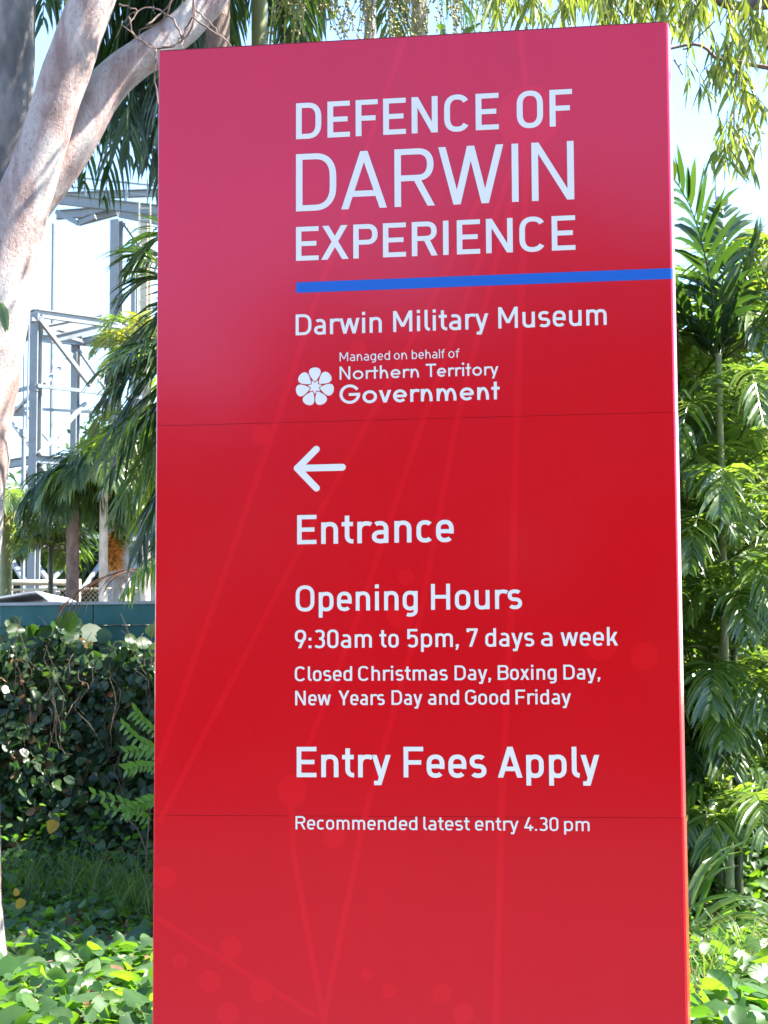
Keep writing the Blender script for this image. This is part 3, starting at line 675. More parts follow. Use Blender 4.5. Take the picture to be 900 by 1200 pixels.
# crowns of these palms; the lowest fronds hang into view
e, t, Y = palms_top[0]
crown(e, t, 11, 2.0, M['frond_dark'], nl=30, L=.5, Wd=.03, el=(15, 75))
for pts in [[(256, -190), (200, -120), (150, 0), (112, 130)], [(256, -190), (215, -100), (175, 20), (150, 150)], [(256, -190), (170, -170), (100, -60), (70, 90)], [(256, -190), (230, -60), (205, 60), (188, 170)],
            [(256, -190), (180, -150), (128, -20), (100, 80)], [(256, -190), (240, -120), (225, 0), (215, 120)],
            [(256, -190), (160, -120), (100, 40), (78, 215)], [(256, -190), (170, -90), (118, 60), (98, 225)], [(256, -190), (190, -60), (150, 90), (120, 240)], [(256, -190), (120, -190), (60, -90), (50, 30)], [(256, -190), (205, -60), (165, 60), (125, 165)], [(256, -190), (195, -80), (140, 40), (98, 165)], [(256, -190), (220, -40), (190, 90), (172, 200)], [(256, -190), (210, -90), (160, 60), (150, 190)], [(256, -190), (225, -60), (200, 30), (150, 90)], [(256, -190), (225, -40), (200, 100), (190, 230)]]:
    yo = random.uniform(-.1, .7); P = [at(x, y, Y+.2+yo*i/3) for i, (x, y) in enumerate(pts)]
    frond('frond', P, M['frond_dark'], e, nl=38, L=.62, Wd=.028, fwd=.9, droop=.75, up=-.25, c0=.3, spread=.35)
e, t, Y = palms_top[1]
crown(e, t, 9, 1.9, M['frond_dark'], nl=28, L=.5, Wd=.03)
for pts in [[(305, -190), (280, -100), (262, -20), (255, 60)], [(305, -190), (330, -110), (345, -30), (350, 60)], [(305, -190), (300, -90), (330, 0), (370, 50)], [(305, -190), (250, -150), (190, -60), (150, 40)], [(305, -190), (225, -140), (140, -80), (60, 0)]]:
    P = [at(x, y, Y+.6*i/3) for i, (x, y) in enumerate(pts)]
    frond('frond', P, M['frond_dark'], e, nl=34, L=.55, Wd=.03, fwd=.8, droop=.6, up=-.1, c0=.35, spread=.35)
e, t, Y = palms_top[2]
crown(e, t, 8, 2.1, [M['frond_dark'], M['frond']], nl=26, L=.5, Wd=.03)
for pts in [[(433, -190), (400, -110), (370, -20), (350, 60)], [(433, -190), (450, -100), (455, 0), (460, 70)], [(433, -190), (470, -120), (520, -40), (560, 50)]]:
    frond('frond', [at(x, y, Y+.4*i/3) for i, (x, y) in enumerate(pts)], M['frond_dark'], e, nl=32, L=.5, Wd=.03, fwd=.8, droop=.6, up=-.1, c0=.45)
e, t, Y = palms_top[3]
crown(e, t, 8, 2.0, [M['frond_dark'], M['frond']], nl=26, L=.5, Wd=.03)
# cream flower sprays hanging from the palms
def spray(parent, top, L, spreadx, n=26):
    m = MB(); V, F, C = [], [], []
    for i in range(n):
        e1 = top+Vector((random.uniform(-spreadx, spreadx), random.uniform(-.25, .25), -L*random.uniform(.45, 1)))
        q = spline([top, top.lerp(e1, .45)+Vector((random.uniform(-.08, .08), 0, .09)), e1], 14)
        q = [p+Vector((random.uniform(-.012, .012), random.uniform(-.012, .012), 0)) for p in q]
        m.tube(q, [.0048]*9+[.0036]*5, 4, cap=False)
        for p in q[3:]:
            for _ in range(3):
                c_ = p+Vector((random.uniform(-.016, .016), random.uniform(-.016, .016), random.uniform(-.02, .02))); s = random.uniform(.006, .011); b = len(m.v)
                m.v += [tuple(c_+Vector(d)*s) for d in ((1, 0, 0), (0, 1, 0), (-1, 0, 0), (0, -1, 0), (0, 0, 1.3), (0, 0, -1.3))]
                m.f += [[b, b+1, b+4], [b+1, b+2, b+4], [b+2, b+3, b+4], [b+3, b, b+4], [b+1, b, b+5], [b+2, b+1, b+5], [b+3, b+2, b+5], [b, b+3, b+5]]
    return m.build('flower_spray', M['spray'], parent, rnd=[random.random() for _ in m.f])
spray(palms_top[1][0], at(360, -70, 7.3), .75, .32, 30); spray(palms_top[2][0], at(440, -75, 8.6), .85, .38, 38); spray(palms_top[3][0], at(505, -70, 8.0), .8, .35, 34); spray(palms_top[3][0], at(575, -70, 8.4), .72, .3, 24)

# ================================================================== EUCALYPTUS with hanging leaves, upper right
euc = empty('eucalyptus_tree', (6.2, 2.2, 0), 'weeping eucalyptus whose thin leaves hang over the upper right of the sign', 'tree')
m = MB(); m.tube(spline([(6.2, 2.2, -.1), (6.1, 2.2, 2), (5.8, 2.3, 4.2), (5.2, 2.5, 6.5)], 16), [.2-.007*i for i in range(16)], 16); m.build('trunk', M['gum'], euc, smooth=True)
Ye = 2.6
def weep(parent, top, n, L, ll=.105, lw=.0125, sp=.12, twr=.0026):
    """One weeping twig: a thin stem with narrow hanging leaves."""
    m = MB(); end = top+Vector((random.uniform(-sp, sp), random.uniform(-sp, sp), -L)); q = spline([top, top.lerp(end, .5)+Vector((random.uniform(-sp, sp)*.6, 0, 0)), end], 12)
    m.tube(q, [twr*(1-.06*i) for i in range(12)], 4, cap=False); V, F = m.v, m.f; C = [.2]*len(F)
    for i in range(n):
        u = random.uniform(.05, 1); p = q[min(11, int(u*11))].lerp(q[min(11, int(u*11)+1)], u*11-int(u*11)) if int(u*11) < 11 else q[11]
        a = random.uniform(0, 6.28); h = Vector((math.cos(a), math.sin(a), 0)); d = (h*random.uniform(.2, .9)+Vector((0, 0, -1))).normalized()
        side = d.cross(Vector((random.uniform(-1, 1), random.uniform(-1, 1), .2))).normalized()
        add_blade(V, F, C, blade_rows(p, d, side, h, ll*random.uniform(.6, 1.3), lw*random.uniform(.8, 1.3), .15, fold=.1, segs=3, prof=(.15, 1, .75, .05)), random.random())
    return V, F, C
def weep_group(parent, tops, name='leaves', mat='gumleaf', **kw):
    V, F, C = [], [], []
    for (x, y, Y, L, n) in tops:
        v, f, c = weep(parent, at(x, y, Y), n, L, **kw); b = len(V); V += v; F += [[q+b for q in g_] for g_ in f]; C += c
    return mesh_obj(name, V, F, M[mat], parent, C)
kE = mpp(Ye)
tops = []
for (x0, x1, y0, y1, bot, cnt) in [(855, 905, -30, 0, 95, 14), (880, 915, -20, 30, 90, 8), (845, 885, 40, 90, 130, 6), (828, 850, 20, 50, 112, 5), (862, 885, 90, 110, 165, 4), (840, 872, 118, 140, 195, 4), (852, 872, 145, 165, 215, 4), (780, 812, -30, -5, 42, 8), (735, 780, -40, -20, 22, 10), (640, 745, -45, -15, 38, 26), (560, 660, -50, -20, 25, 16), (815, 860, -30, -10, 40, 8), (745, 800, -40, -20, 12, 7)]:
    for i in range(cnt):
        x, y = random.uniform(x0, x1), random.uniform(y0, y1); Y = Ye+random.uniform(-.3, .5)
        tops.append((x, y, Y, max(.05, (bot-y+random.uniform(-25, 10)))*mpp(Y)*.82, 12))
weep_group(euc, tops)
def branch(parent, pts, Y, r0, r1, n=14, mat='twig'):
    m = MB(); P = spline([at(x, y, Y) for x, y in pts], n); m.tube(P, [r0+(r1-r0)*i/(n-1) for i in range(n)], 7); return m.build('branch', M[mat], parent, smooth=True)
branch(euc, [(1010, 60), (940, 82), (900, 79), (872, 74), (840, 68), (828, 57), (812, 52), (786, 57), (770, 62)], Ye, .011, .004, 24)
branch(euc, [(812, 52), (808, 56), (800, 58)], Ye, .004, .003, 4); branch(euc, [(790, 70), (795, 78), (800, 88)], Ye+.1, .004, .0025, 5); branch(euc, [(795, 78), (800, 74)], Ye+.1, .003, .002, 3)
branch(euc, [(1050, -60), (930, -5), (880, 6), (845, 3), (800, -30)], Ye+.2, .03, .012)
branch(euc, [(960, -40), (800, -38), (700, -40), (600, -60)], Ye+.2, .02, .008, 16)
branch(euc, [(712, -25), (722, 5), (736, 26)], Ye+.3, .006, .004, 6)
branch(euc, [(868, 40), (862, 100), (860, 150), (864, 200)], Ye, .004, .0015, 10)
m = MB(); m.tube(spline([(5.9, 2.25, 3.8), (4.6, 2.4, 4.9), (3.4, 2.5, 4.75), (2.6, 2.6, 4.7)], 12), [.07-.004*i for i in range(12)], 10); m.tube(spline([(5.5, 2.4, 5.2), (4.2, 3.2, 6.4), (2.5, 3.6, 7.0)], 12), [.08-.005*i for i in range(12)], 10); m.build('limb', M['gum'], euc, smooth=True)
cs = []
for i in range(40):
    a = random.uniform(0, 6.28); rr = random.uniform(.2, 2.4); cs.append((5.6+rr*math.cos(a), 1.6+rr*math.sin(a)*.7, random.uniform(5.6, 8.2)))
v, f, c = leaf_cloud(cs, [random.uniform(.35, .7) for _ in cs], 7000, .12, .022, hang=.7); mesh_obj('crown', v, f, M['gumleaf'], euc, c)

# ================================================================== PALMS, RIGHT
def small_palm(px, py, Y, lab, mat, trunk_r=.028, group='palms growing right of the sign', tmat='palm_trunk_green'):
    c = at(px, py, Y); b = c.copy(); b.z = 0; e = empty('palm_tree', b, lab, 'palm tree', group)
    palm_trunk(e, b-Vector((0, 0, .1)), c+Vector((0, 0, .05)), trunk_r*1.1, trunk_r*.8, M[tmat], ring=.11, n=12); return e, c
e, c = small_palm(842, 425, 8.0, 'upright palm with broad dark leaflets against the sky right of the sign', 'frond')
def pf(e, pts, Y, mat, dy=.0, **kw):
    P = [at(x, y, Y+dy*i) for i, (x, y) in enumerate(pts)]; return frond('frond', P, M[mat], e, **kw)
kw = dict(nl=22, L=.48, Wd=.052, fwd=.7, droop=.22, up=.2, c0=.3, spread=.3, rad=.008)
pf(e, [(842, 425), (832, 330), (812, 250), (775, 185)], 8.0, 'frond_dark', -.05, **kw)
pf(e, [(842, 425), (846, 340), (850, 290), (846, 235)], 8.0, 'frond_dark', .22, **{**kw, 'L': .38})
pf(e, [(842, 425), (862, 360), (880, 310), (893, 262)], 8.0, 'frond_dark', .0, **{**kw, 'L': .34})
pf(e, [(842, 425), (815, 380), (785, 350), (750, 340)], 8.0, 'frond_dark', -.05, **kw)
pf(e, [(842, 425), (880, 395), (925, 350), (970, 330)], 8.1, 'frond_dark', .0, **kw)
pf(e, [(842, 425), (820, 400), (790, 415), (760, 450)], 8.1, 'frond_yellow', .1, **{**kw, 'L': .36})
pf(e, [(842, 425), (866, 400), (900, 410), (940, 450)], 8.1, 'frond', .1, **kw)
pf(e, [(842, 425), (850, 380), (862, 350), (885, 340)], 8.0, 'frond_dark', .3, **{**kw, 'L': .36})
e2, c2 = small_palm(912, 440, 8.8, 'palm at the right photo edge with pale shiny upright fronds', 'frond')
crown(e2, c2, 10, 1.35, [M['frond'], M['frond'], M['frond_yellow']], az0=90, az1=300, nl=28, L=.38, Wd=.030, el=(35, 80), c0=.5)
RP = [(858, 655, 4.5, 'frond', 11, 1.0, 'palm with hanging glossy fronds above the dark gap on the right', (0, 50)),
      (808, 640, 4.9, 'frond', 11, 1.1, 'palm whose fronds spill out from behind the sign edge at mid height', (0, 60)),
      (890, 610, 4.7, 'frond', 11, 1.2, 'palm with long curved fronds at the photo edge above the dark gap', (0, 60)),
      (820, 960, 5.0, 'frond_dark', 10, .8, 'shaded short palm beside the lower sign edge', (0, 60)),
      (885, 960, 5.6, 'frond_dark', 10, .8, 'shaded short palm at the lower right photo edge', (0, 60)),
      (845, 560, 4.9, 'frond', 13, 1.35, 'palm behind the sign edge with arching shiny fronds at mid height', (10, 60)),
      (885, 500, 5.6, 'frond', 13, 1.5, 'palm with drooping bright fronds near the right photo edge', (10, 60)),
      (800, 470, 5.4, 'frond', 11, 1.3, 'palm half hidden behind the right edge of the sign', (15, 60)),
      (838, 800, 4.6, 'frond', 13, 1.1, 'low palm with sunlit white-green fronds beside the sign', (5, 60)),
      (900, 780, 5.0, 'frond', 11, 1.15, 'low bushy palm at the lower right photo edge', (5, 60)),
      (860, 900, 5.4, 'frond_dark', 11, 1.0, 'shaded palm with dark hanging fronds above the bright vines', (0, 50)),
      (815, 860, 5.2, 'frond', 9, .85, 'small palm squeezed against the lower sign edge', (5, 60))]
for (x, y, Y, mt, n, reach_, lb, el) in RP:
    Y = 8.2+(Y-4.5)*.8+(1.1 if x >= 880 else 0); reach_ *= 1.38
    e, c = small_palm(x, y, Y, lb, mt, .026, tmat='cane')
    kk = dict(nl=32, L=.38, Wd=.029, droopk=1.2, droop=.35, c0=.5, jitter=.2)
    crown(e, c, n, reach_*.85, [M[mt], M[mt], M['frond'] if mt != 'frond' or random.random() < .7 else M['frond_yellow']], az0=85, az1=325, el=(el[0]+5, el[1]+15), **kk)
    h_ = c.z
    if y < 850 and random.random() < .12: crown(e, c-Vector((0, 0, .25)), 1, reach_*.8, M['frond_dead'], az0=150, az1=290, el=(5, 30), **{**kk, 'Wd': .016, 'droop': .8})
    for dz in (.6, 1.2, 1.8):
        if h_-dz > .3 and not (y > 850 and dz > 1.0): crown(e, c+Vector((random.uniform(-.12, .12), random.uniform(-.12, .12), -dz)), 4, reach_*.7, [M[mt], M['frond']], az0=110, az1=300, el=(20, 65), **kk)

# blade sprout low beside the sign edge
sp_b = at(806, 1085, 7.0); sp_b.z = 0
e = empty('palm_seedling', sp_b, 'young palm sprout with long fan blades low beside the right sign edge', 'plant')
for i in range(18):
    V, F, C = [], [], []; a = random.uniform(-.5, 3.6); h = Vector((math.cos(a)*.9, -.3+.5*math.sin(a), 0)); d = (h+Vector((0, 0, random.uniform(.5, 1.3)))).normalized(); base = sp_b+Vector((random.uniform(-.05, .05), 0, random.uniform(.08, .34)))
    add_blade(V, F, C, blade_rows(base, d, d.cross(Vector((random.uniform(-.4, .4), -.6, 1))).normalized(), h, random.uniform(.42, .72), random.uniform(.03, .055), .42, segs=5, prof=(.3, .9, 1, .8, .5, .05)), random.random())
    mesh_obj('blade', V, F, M['frond'], e, C)

# ================================================================== PALMS, LEFT (behind and beside the sign)
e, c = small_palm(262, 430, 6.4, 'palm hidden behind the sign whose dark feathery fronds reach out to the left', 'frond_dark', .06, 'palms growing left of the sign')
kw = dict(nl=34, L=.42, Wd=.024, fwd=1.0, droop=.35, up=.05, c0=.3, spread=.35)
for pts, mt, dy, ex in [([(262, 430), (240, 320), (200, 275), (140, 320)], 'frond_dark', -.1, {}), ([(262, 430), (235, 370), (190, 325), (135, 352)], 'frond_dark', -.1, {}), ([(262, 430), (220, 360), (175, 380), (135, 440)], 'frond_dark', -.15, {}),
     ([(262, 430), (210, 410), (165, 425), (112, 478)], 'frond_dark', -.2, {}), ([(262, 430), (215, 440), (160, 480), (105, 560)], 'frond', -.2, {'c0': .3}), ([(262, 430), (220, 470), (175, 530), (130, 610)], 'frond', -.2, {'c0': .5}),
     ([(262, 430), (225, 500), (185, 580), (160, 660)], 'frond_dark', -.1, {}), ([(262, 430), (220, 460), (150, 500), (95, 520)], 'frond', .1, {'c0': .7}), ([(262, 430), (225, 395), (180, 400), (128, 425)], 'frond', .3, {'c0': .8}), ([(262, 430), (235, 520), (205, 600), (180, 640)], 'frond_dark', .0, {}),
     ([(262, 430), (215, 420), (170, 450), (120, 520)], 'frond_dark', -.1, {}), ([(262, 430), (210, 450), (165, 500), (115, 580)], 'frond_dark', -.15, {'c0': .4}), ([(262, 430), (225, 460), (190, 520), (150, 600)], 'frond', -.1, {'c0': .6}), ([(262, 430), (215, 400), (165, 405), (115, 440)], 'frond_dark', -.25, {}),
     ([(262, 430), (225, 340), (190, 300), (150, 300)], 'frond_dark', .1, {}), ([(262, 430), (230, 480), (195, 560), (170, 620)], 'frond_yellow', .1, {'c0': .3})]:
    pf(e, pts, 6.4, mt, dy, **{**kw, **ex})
crown(e, c, 8, 1.5, [M['frond'], M['frond_dark']], az0=-90, az1=90, nl=26, L=.4, Wd=.026)
e, c = small_palm(172, 432, 12.2, 'bright green sunlit palm between the steel tower and the sign', 'frond', .05, 'palms growing left of the sign', 'palm_trunk_pale')
crown(e, c, 24, .80, [M['frond'], M['frond_yellow']], nl=26, L=.24, Wd=.022, el=(10, 80), c0=.65, droopk=1.2)
e, c = small_palm(182, 535, 12.6, 'olive green palm with hanging fronds behind the dark feathery one', 'frond', .05, 'palms growing left of the sign', 'palm_trunk_pale')
crown(e, c, 22, .95, [M['frond'], M['frond_dark'], M['frond_yellow']], nl=28, L=.4, Wd=.022, el=(0, 60), c0=.5, droopk=1.6, droop=.6)
e, c = small_palm(86, 578, 12.4, 'grey-green palm with hanging fronds right of the front steel column', 'frond_dark', .07, 'palms growing left of the sign', 'palm_trunk')
crown(e, c, 20, .55, M['frond_dark'], nl=26, L=.42, Wd=.022, el=(-5, 50), c0=.7, droopk=1.9, droop=.9)
e, c = small_palm(122, 560, 12.1, 'palm with thin lilac-grey trunk above the container', 'frond_dark', .045, 'palms growing left of the sign', 'palm_trunk_pale')
crown(e, c, 18, .62, [M['frond_dark'], M['frond']], nl=26, L=.38, Wd=.022, el=(-5, 50), c0=.6, droopk=1.8, droop=.8)
e, c = small_palm(142, 585, 12.8, 'palm bearing orange fruit above its smooth grey trunk', 'frond', .085, 'palms growing left of the sign', 'palm_trunk_pale')
crown(e, c, 12, .6, [M['frond'], M['frond_dark']], nl=26, L=.36, Wd=.022, el=(-5, 50), c0=.6, droopk=1.8, droop=.8)
for (x, y, s) in [(131, 632, .16), (134, 645, .15)]:
    v, f, c_ = leaf_cloud([at(x, y, 12.6), at(x-1, y+14, 12.6)], [s*.55, s*.45], 260, .07, .03, hang=.6); mesh_obj('fruit_cluster', v, f, M['flower'], e, c_)
v, f, c_ = leaf_cloud([at(140, 624, 12.6), at(145, 632, 12.6)], [.09, .08], 420, .05, .012, hang=.4); mesh_obj('flower_spray', v, f, M['frond_yellow'], e, c_)
e, c = small_palm(60, 640, 13.2, 'low shaded palm filling the gap behind the front steel column', 'frond_dark', .03, 'palms growing left of the sign', 'cane')
crown(e, c, 16, .5, [M['frond_dark'], M['frond']], nl=24, L=.3, Wd=.02, el=(0, 70), c0=.5, droopk=1.3, droop=.5)
e, c = small_palm(8, 610, 13.5, 'yellow-green palm glimpsed beside the white gum trunk', 'frond_yellow', .07, 'palms growing left of the sign')
crown(e, c, 14, .75, [M['frond'], M['frond_yellow']], nl=26, L=.34, Wd=.024, el=(-5, 65), c0=.7, droopk=1.4, droop=.5)

# ================================================================== STEEL TOWERS
def tower(name, loc, label): return empty(name, loc, label, 'steel tower', 'steel towers behind the palms')
Ys = 22.0; ks = mpp(Ys)
tw = tower('steel_tower', Vector((at(43, 690, Ys).x, Ys, 0)), 'low pale blue steel tower frame with cross braces at the far left')
def member(parent, name, a, b, w_px, mat='steel', kind='I', h_px=None):
    A = at(*a); B = at(*b); kk = mpp((a[2]+b[2])/2); m = MB()
    if kind == 'I': m.ibeam(A, B, w_px*kk, (h_px or w_px)*kk)
    else: m.bar(A, B, w_px*kk, (h_px or w_px)*kk)
    return m.build(name, M[mat], parent)
def post(parent, px, ytop, Y, w_px, mat='steel', box=True):
    t = at(px, ytop, Y); b = t.copy(); b.z = -.1; m = MB(); w = w_px*mpp(Y)
    if box: m.ibeam(b, t, w, w*.9, .02, up=(.25, 1, 0))
    else: m.bar(b, t, w, w)
    return m.build('column', M[mat], parent)
post(tw, 43, 368, Ys, 11.5); post(tw, 89, 398, Ys+3.2, 8.5); post(tw, 165, 378, Ys+1.8, 11); post(tw, -12, 390, Ys+2.2, 9)
for a, b, w_, h_ in [((43, 367, Ys), (165, 384, Ys+1.8), 7, 9), ((43, 367, Ys), (-14, 386, Ys+2.2), 7, 9), ((32, 395, Ys+2.8), (170, 407, Ys+3.4), 7, 8), ((165, 384, Ys+1.8), (89, 402, Ys+3.2), 6, 7),
                     ((50, 386, Ys+.6), (120, 372, Ys+1.6), 5, 8), ((60, 398, Ys+1.6), (150, 376, Ys+2.4), 5, 8), ((36, 380, Ys+1), (96, 398, Ys+2.6), 5, 7)]:
    member(tw, 'beam', a, b, w_, 'steel', 'I', h_)
for a, b, w_ in [((43, 452, Ys-.1), (165, 466, Ys+1.7), 4.5), ((43, 452, Ys-.1), (-14, 466, Ys+2.1), 4.5), ((20, 478, Ys+2.8), (130, 484, Ys+3.2), 3.5), ((43, 625, Ys-.1), (165, 632, Ys+1.7), 5), ((43, 625, Ys-.1), (-14, 634, Ys+2.1), 5), ((50, 641, Ys+2.6), (80, 641, Ys+3.2), 4)]:
    member(tw, 'strut', a, b, w_, 'steel_dark' if w_ > 4.2 else 'steel', 'bar')
member(tw, 'beam', (43, 538, Ys-.05), (165, 546, Ys+1.8), 9, 'steel_dark', 'I', 9); member(tw, 'beam', (43, 538, Ys-.05), (-14, 548, Ys+2.2), 9, 'steel_dark', 'I', 9)
for a, b, w_ in [((46, 374, Ys-.1), (106, 452, Ys+.9), 5), ((106, 452, Ys+.9), (150, 384, Ys+1.6), 4), ((40, 374, Ys-.1), (22, 412, Ys+.8), 5), ((22, 412, Ys+.8), (-5, 450, Ys+1.6), 4), ((88, 412, Ys+3.1), (52, 450, Ys+1), 4), ((92, 410, Ys+3.1), (128, 462, Ys+2.8), 3.5),
                 ((46, 532, Ys-.1), (100, 472, Ys+.9), 4.5), ((60, 520, Ys+2), (26, 480, Ys+2.6), 3), ((8, 488, Ys+1.4), (42, 532, Ys), 3.5), ((43, 456, Ys-.1), (14, 486, Ys+1.1), 4), ((36, 548, Ys), (0, 620, Ys+1.6), 5.5), ((48, 546, Ys), (92, 612, Ys+1), 5),
                 ((4, 640, Ys+1.4), (36, 694, Ys+.1), 5), ((28, 642, Ys+2), (68, 696, Ys+.6), 5), ((47, 692, Ys+.2), (84, 655, Ys+1), 5), ((84, 655, Ys+1), (92, 645, Ys+1.2), 5), ((90, 700, Ys+1.2), (118, 660, Ys+1.8), 4), ((134, 645, Ys+1.6), (162, 695, Ys+1.7), 5), ((0, 665, Ys+1.5), (26, 640, Ys+.7), 4)]:
    member(tw, 'brace', a, b, w_, 'steel', 'bar')
for a in [(28, 638, Ys+.8), (22, 482, Ys+.9)]: member(tw, 'gusset_plate', (a[0]-7, a[1], a[2]), (a[0]+7, a[1], a[2]), 1.5, 'steel', 'bar', 13)
pl = empty('lamp_pole', Vector((at(29, 690, 19).x, 19, 0)), 'thin grey pole with a small box standing before the steel tower', 'pole')
m = MB(); m.tube([at(26.5, 710, 19), at(27.5, 510, 19)], [2.8*mpp(19)]*2, 10); m.build('pole', M['steel'], pl); m = MB(); m.tube([at(31, 512, 19), at(35, 338, 19)], [1.3*mpp(19), 1.1*mpp(19)], 8); m.tube([at(27, 520, 19), at(28, 395, 19)], [1.1*mpp(19), .8*mpp(19)], 8); m.build('mast', M['steel'], pl)
m = MB(); a_ = at(27.5, 508, 18.9); m.box(a_.x-.03, a_.x+.03, 18.82, 18.93, a_.z-.05, a_.z+.05); m.build('junction_box', M['steel'], pl)
Yt = 26.0
t2 = tower('steel_tower', Vector((at(137, 690, Yt).x, Yt, 0)), 'taller pale steel tower with ladder and handrail behind the palm fronds')
post(t2, 137, 258, Yt, 12); post(t2, 171, 244, Yt+1, 12, 'rail'); post(t2, 158, 280, Yt+2, 6); post(t2, 200, 250, Yt, 12); post(t2, 63, 262, Yt+.6, 3)
for a, b, w_, h_ in [((60, 232, Yt), (215, 250, Yt), 8, 12), ((66, 252, Yt+2.4), (140, 246, Yt+2.4), 8, 10), ((92, 260, Yt+.3), (137, 248, Yt+.3), 8, 8), ((140, 250, Yt), (210, 264, Yt), 6, 9), ((70, 230, Yt+3), (210, 225, Yt+3), 8, 8), ((137, 692, Yt), (200, 560, Yt), 4, 4)]:
    member(t2, 'beam', a, b, w_, 'steel', 'I', h_)
for a, b, w_ in [((145, 262, Yt), (165, 290, Yt+.8), 3), ((66, 248, Yt-.2), (92, 262, Yt-.2), 6), ((92, 262, Yt-.2), (112, 254, Yt-.2), 6), ((145, 330, Yt), (165, 300, Yt+.8), 3), ((60, 205, Yt+.2), (185, 218, Yt+.2), 2), ((70, 218, Yt+.2), (185, 230, Yt+.2), 1.6), ((100, 206, Yt+.2), (100, 236, Yt+.2), 2), ((148, 212, Yt+.2), (148, 240, Yt+.2), 2), ((173, 210, Yt+.2), (173, 242, Yt+.2), 2), ((140, 640, Yt), (200, 632, Yt), 5), ((140, 560, Yt), (200, 548, Yt), 6)]:
    member(t2, 'rail' if w_ <= 2 else 'brace', a, b, w_, 'steel', 'bar')
ld = MB(); A = at(163, 235, Yt-.3); 
for xx in (163, 176): ld.bar(at(xx, 236, Yt-.3), at(xx, 700, Yt-.3), 1.6*mpp(Yt))
for i in range(34): ld.bar(at(163, 244+i*13.5, Yt-.3), at(176, 244+i*13.5, Yt-.3), 1.2*mpp(Yt))
ld.build('ladder', M['rail'], t2)
# radio mast seen between the palms at the right
ms = empty('radio_mast', Vector((at(840, 600, 24).x, 24, 0)), 'thin steel aerial mast rising above the right palms', 'mast')
m = MB(); b_ = at(840, 470, 24); b_.z = 0; m.tube([b_, at(840, 240, 24), at(838, 212, 24)], [.035, .02, .012], 8); m.build('pole', M['steel'], ms)
m = MB(); m.bar(at(837, 232, 24), at(843, 232, 24), .012); m.bar(at(842, 230, 24), at(842, 240, 24), .03); m.build('aerial', M['steel'], ms)

# ================================================================== CREAM CHAIN-LINK FENCE, TEAL CONTAINER, TARPAULIN
Yf = 14.5
fx0, fx1 = at(-60, 690, Yf).x, at(420, 690, Yf).x
fe = empty('chain_link_fence', Vector((fx0, Yf, 0)), 'cream pipe fence with chain-link mesh behind the teal container', 'fence')
def zat(y, Y): return at(60, y, Y).z
m = MB(); m.tube([(fx0, Yf, zat(681, Yf)), (at(78, 685, Yf).x, Yf, zat(683, Yf))], [3.6*mpp(Yf)]*2, 10); m.build('pipe', M['rail'], fe, smooth=True)
for y, r in ((690, 1.6), (719, 1.6)):
    m = MB(); m.tube([(fx0, Yf, zat(y, Yf)), (fx1, Yf, zat(y+3, Yf))], [r*mpp(Yf)]*2, 8); m.build('rail', M['rail'], fe, smooth=True)
for x in (12, 92, 150, 210, 280):
    p_ = at(x, 690, Yf); m = MB(); m.tube([(p_.x, Yf+.03, -.05), (p_.x, Yf+.03, zat(679, Yf))], [2*mpp(Yf)]*2, 8); m.build('post', M['rail'], fe, smooth=True)
V, F = [], []; zt, zb = zat(690, Yf), zat(730, Yf); Hh = zt-zb; st_ = .05; n = int((fx1-fx0)/st_)
for i in range(n):
    for sg in (1, -1):
        x0_ = fx0+i*st_; x1_ = x0_+sg*Hh; b = len(V); q = .0035
        V += [(x0_-q, Yf-.012*sg, zb), (x0_+q, Yf-.012*sg, zb), (x1_+q, Yf-.012*sg, zt), (x1_-q, Yf-.012*sg, zt)]; F.append([b, b+1, b+2, b+3])
o = mesh_obj('wire_mesh', V, F, M['rail'], fe); o['kind'] = 'stuff'
Yc = 9.75
cx0, cx1 = at(-90, 720, Yc).x, at(560, 720, Yc).x; zc = at(60, 709, Yc).z
co = empty('shipping_container', Vector((cx0, Yc, 0)), 'long teal metal container half covered by vines', 'container')
m = MB(); m.box(cx0, cx1, Yc, Yc+2.2, -.05, zc-.16); m.build('body', M['teal'], co)
sx = cx0
while sx < cx1:
    m = MB(); m.box(sx+.003, min(cx1, sx+1.37), Yc-.03, Yc+.02, zc-.157, zc-.004); m.build('top_rail', M['teal'], co); sx += 1.376
for xx in np.arange(cx0+.1, cx1, .62):
    m = MB(); m.box(xx, xx+.05, Yc-.012, Yc-.001, .05, zc-.17); m.build('rib', M['teal'], co)
m = MB(); m.box(cx0-.02, cx1+.02, Yc-.045, Yc+2.22, zc-.003, zc+.02); m.build('roof', M['slab'], co)
# folded grey-white sheet lying on the roof
a0 = at(-20, 704, Yc+.3); V = []; prof = [(-25, 706), (0, 703), (18, 700), (34, 697), (44, 696), (52, 701), (60, 707), (75, 709)]
for yy_, sc_ in ((Yc+.05, 1), (Yc+.9, .8)):
    for (x, y) in prof: p_ = at(x, y, Yc+.1); V.append((p_.x, yy_, zc+.025+(p_.z-at(75, 709, Yc+.1).z)*sc_))
n = len(prof); F = [[i, i+1, n+i+1, n+i] for i in range(n-1)]
V2 = [(x, y, z-.012) for x, y, z in V]; F += [[2*n+q for q in f][::-1] for f in F]; V += V2; F += [[i, 2*n+i, 2*n+i+1, i+1] for i in range(n-1)]
M['tarp'] = simple('grey_white_sheet', [(.3, (.45, .46, .47)), (.7, (.68, .69, .70))], 5, .5)
o = mesh_obj('folded_sheet', V, F, M['tarp'], None, origin=(a0.x, Yc, 0)); tag(o, 'bent pale metal sheet lying on the teal container roof', 'sheet')

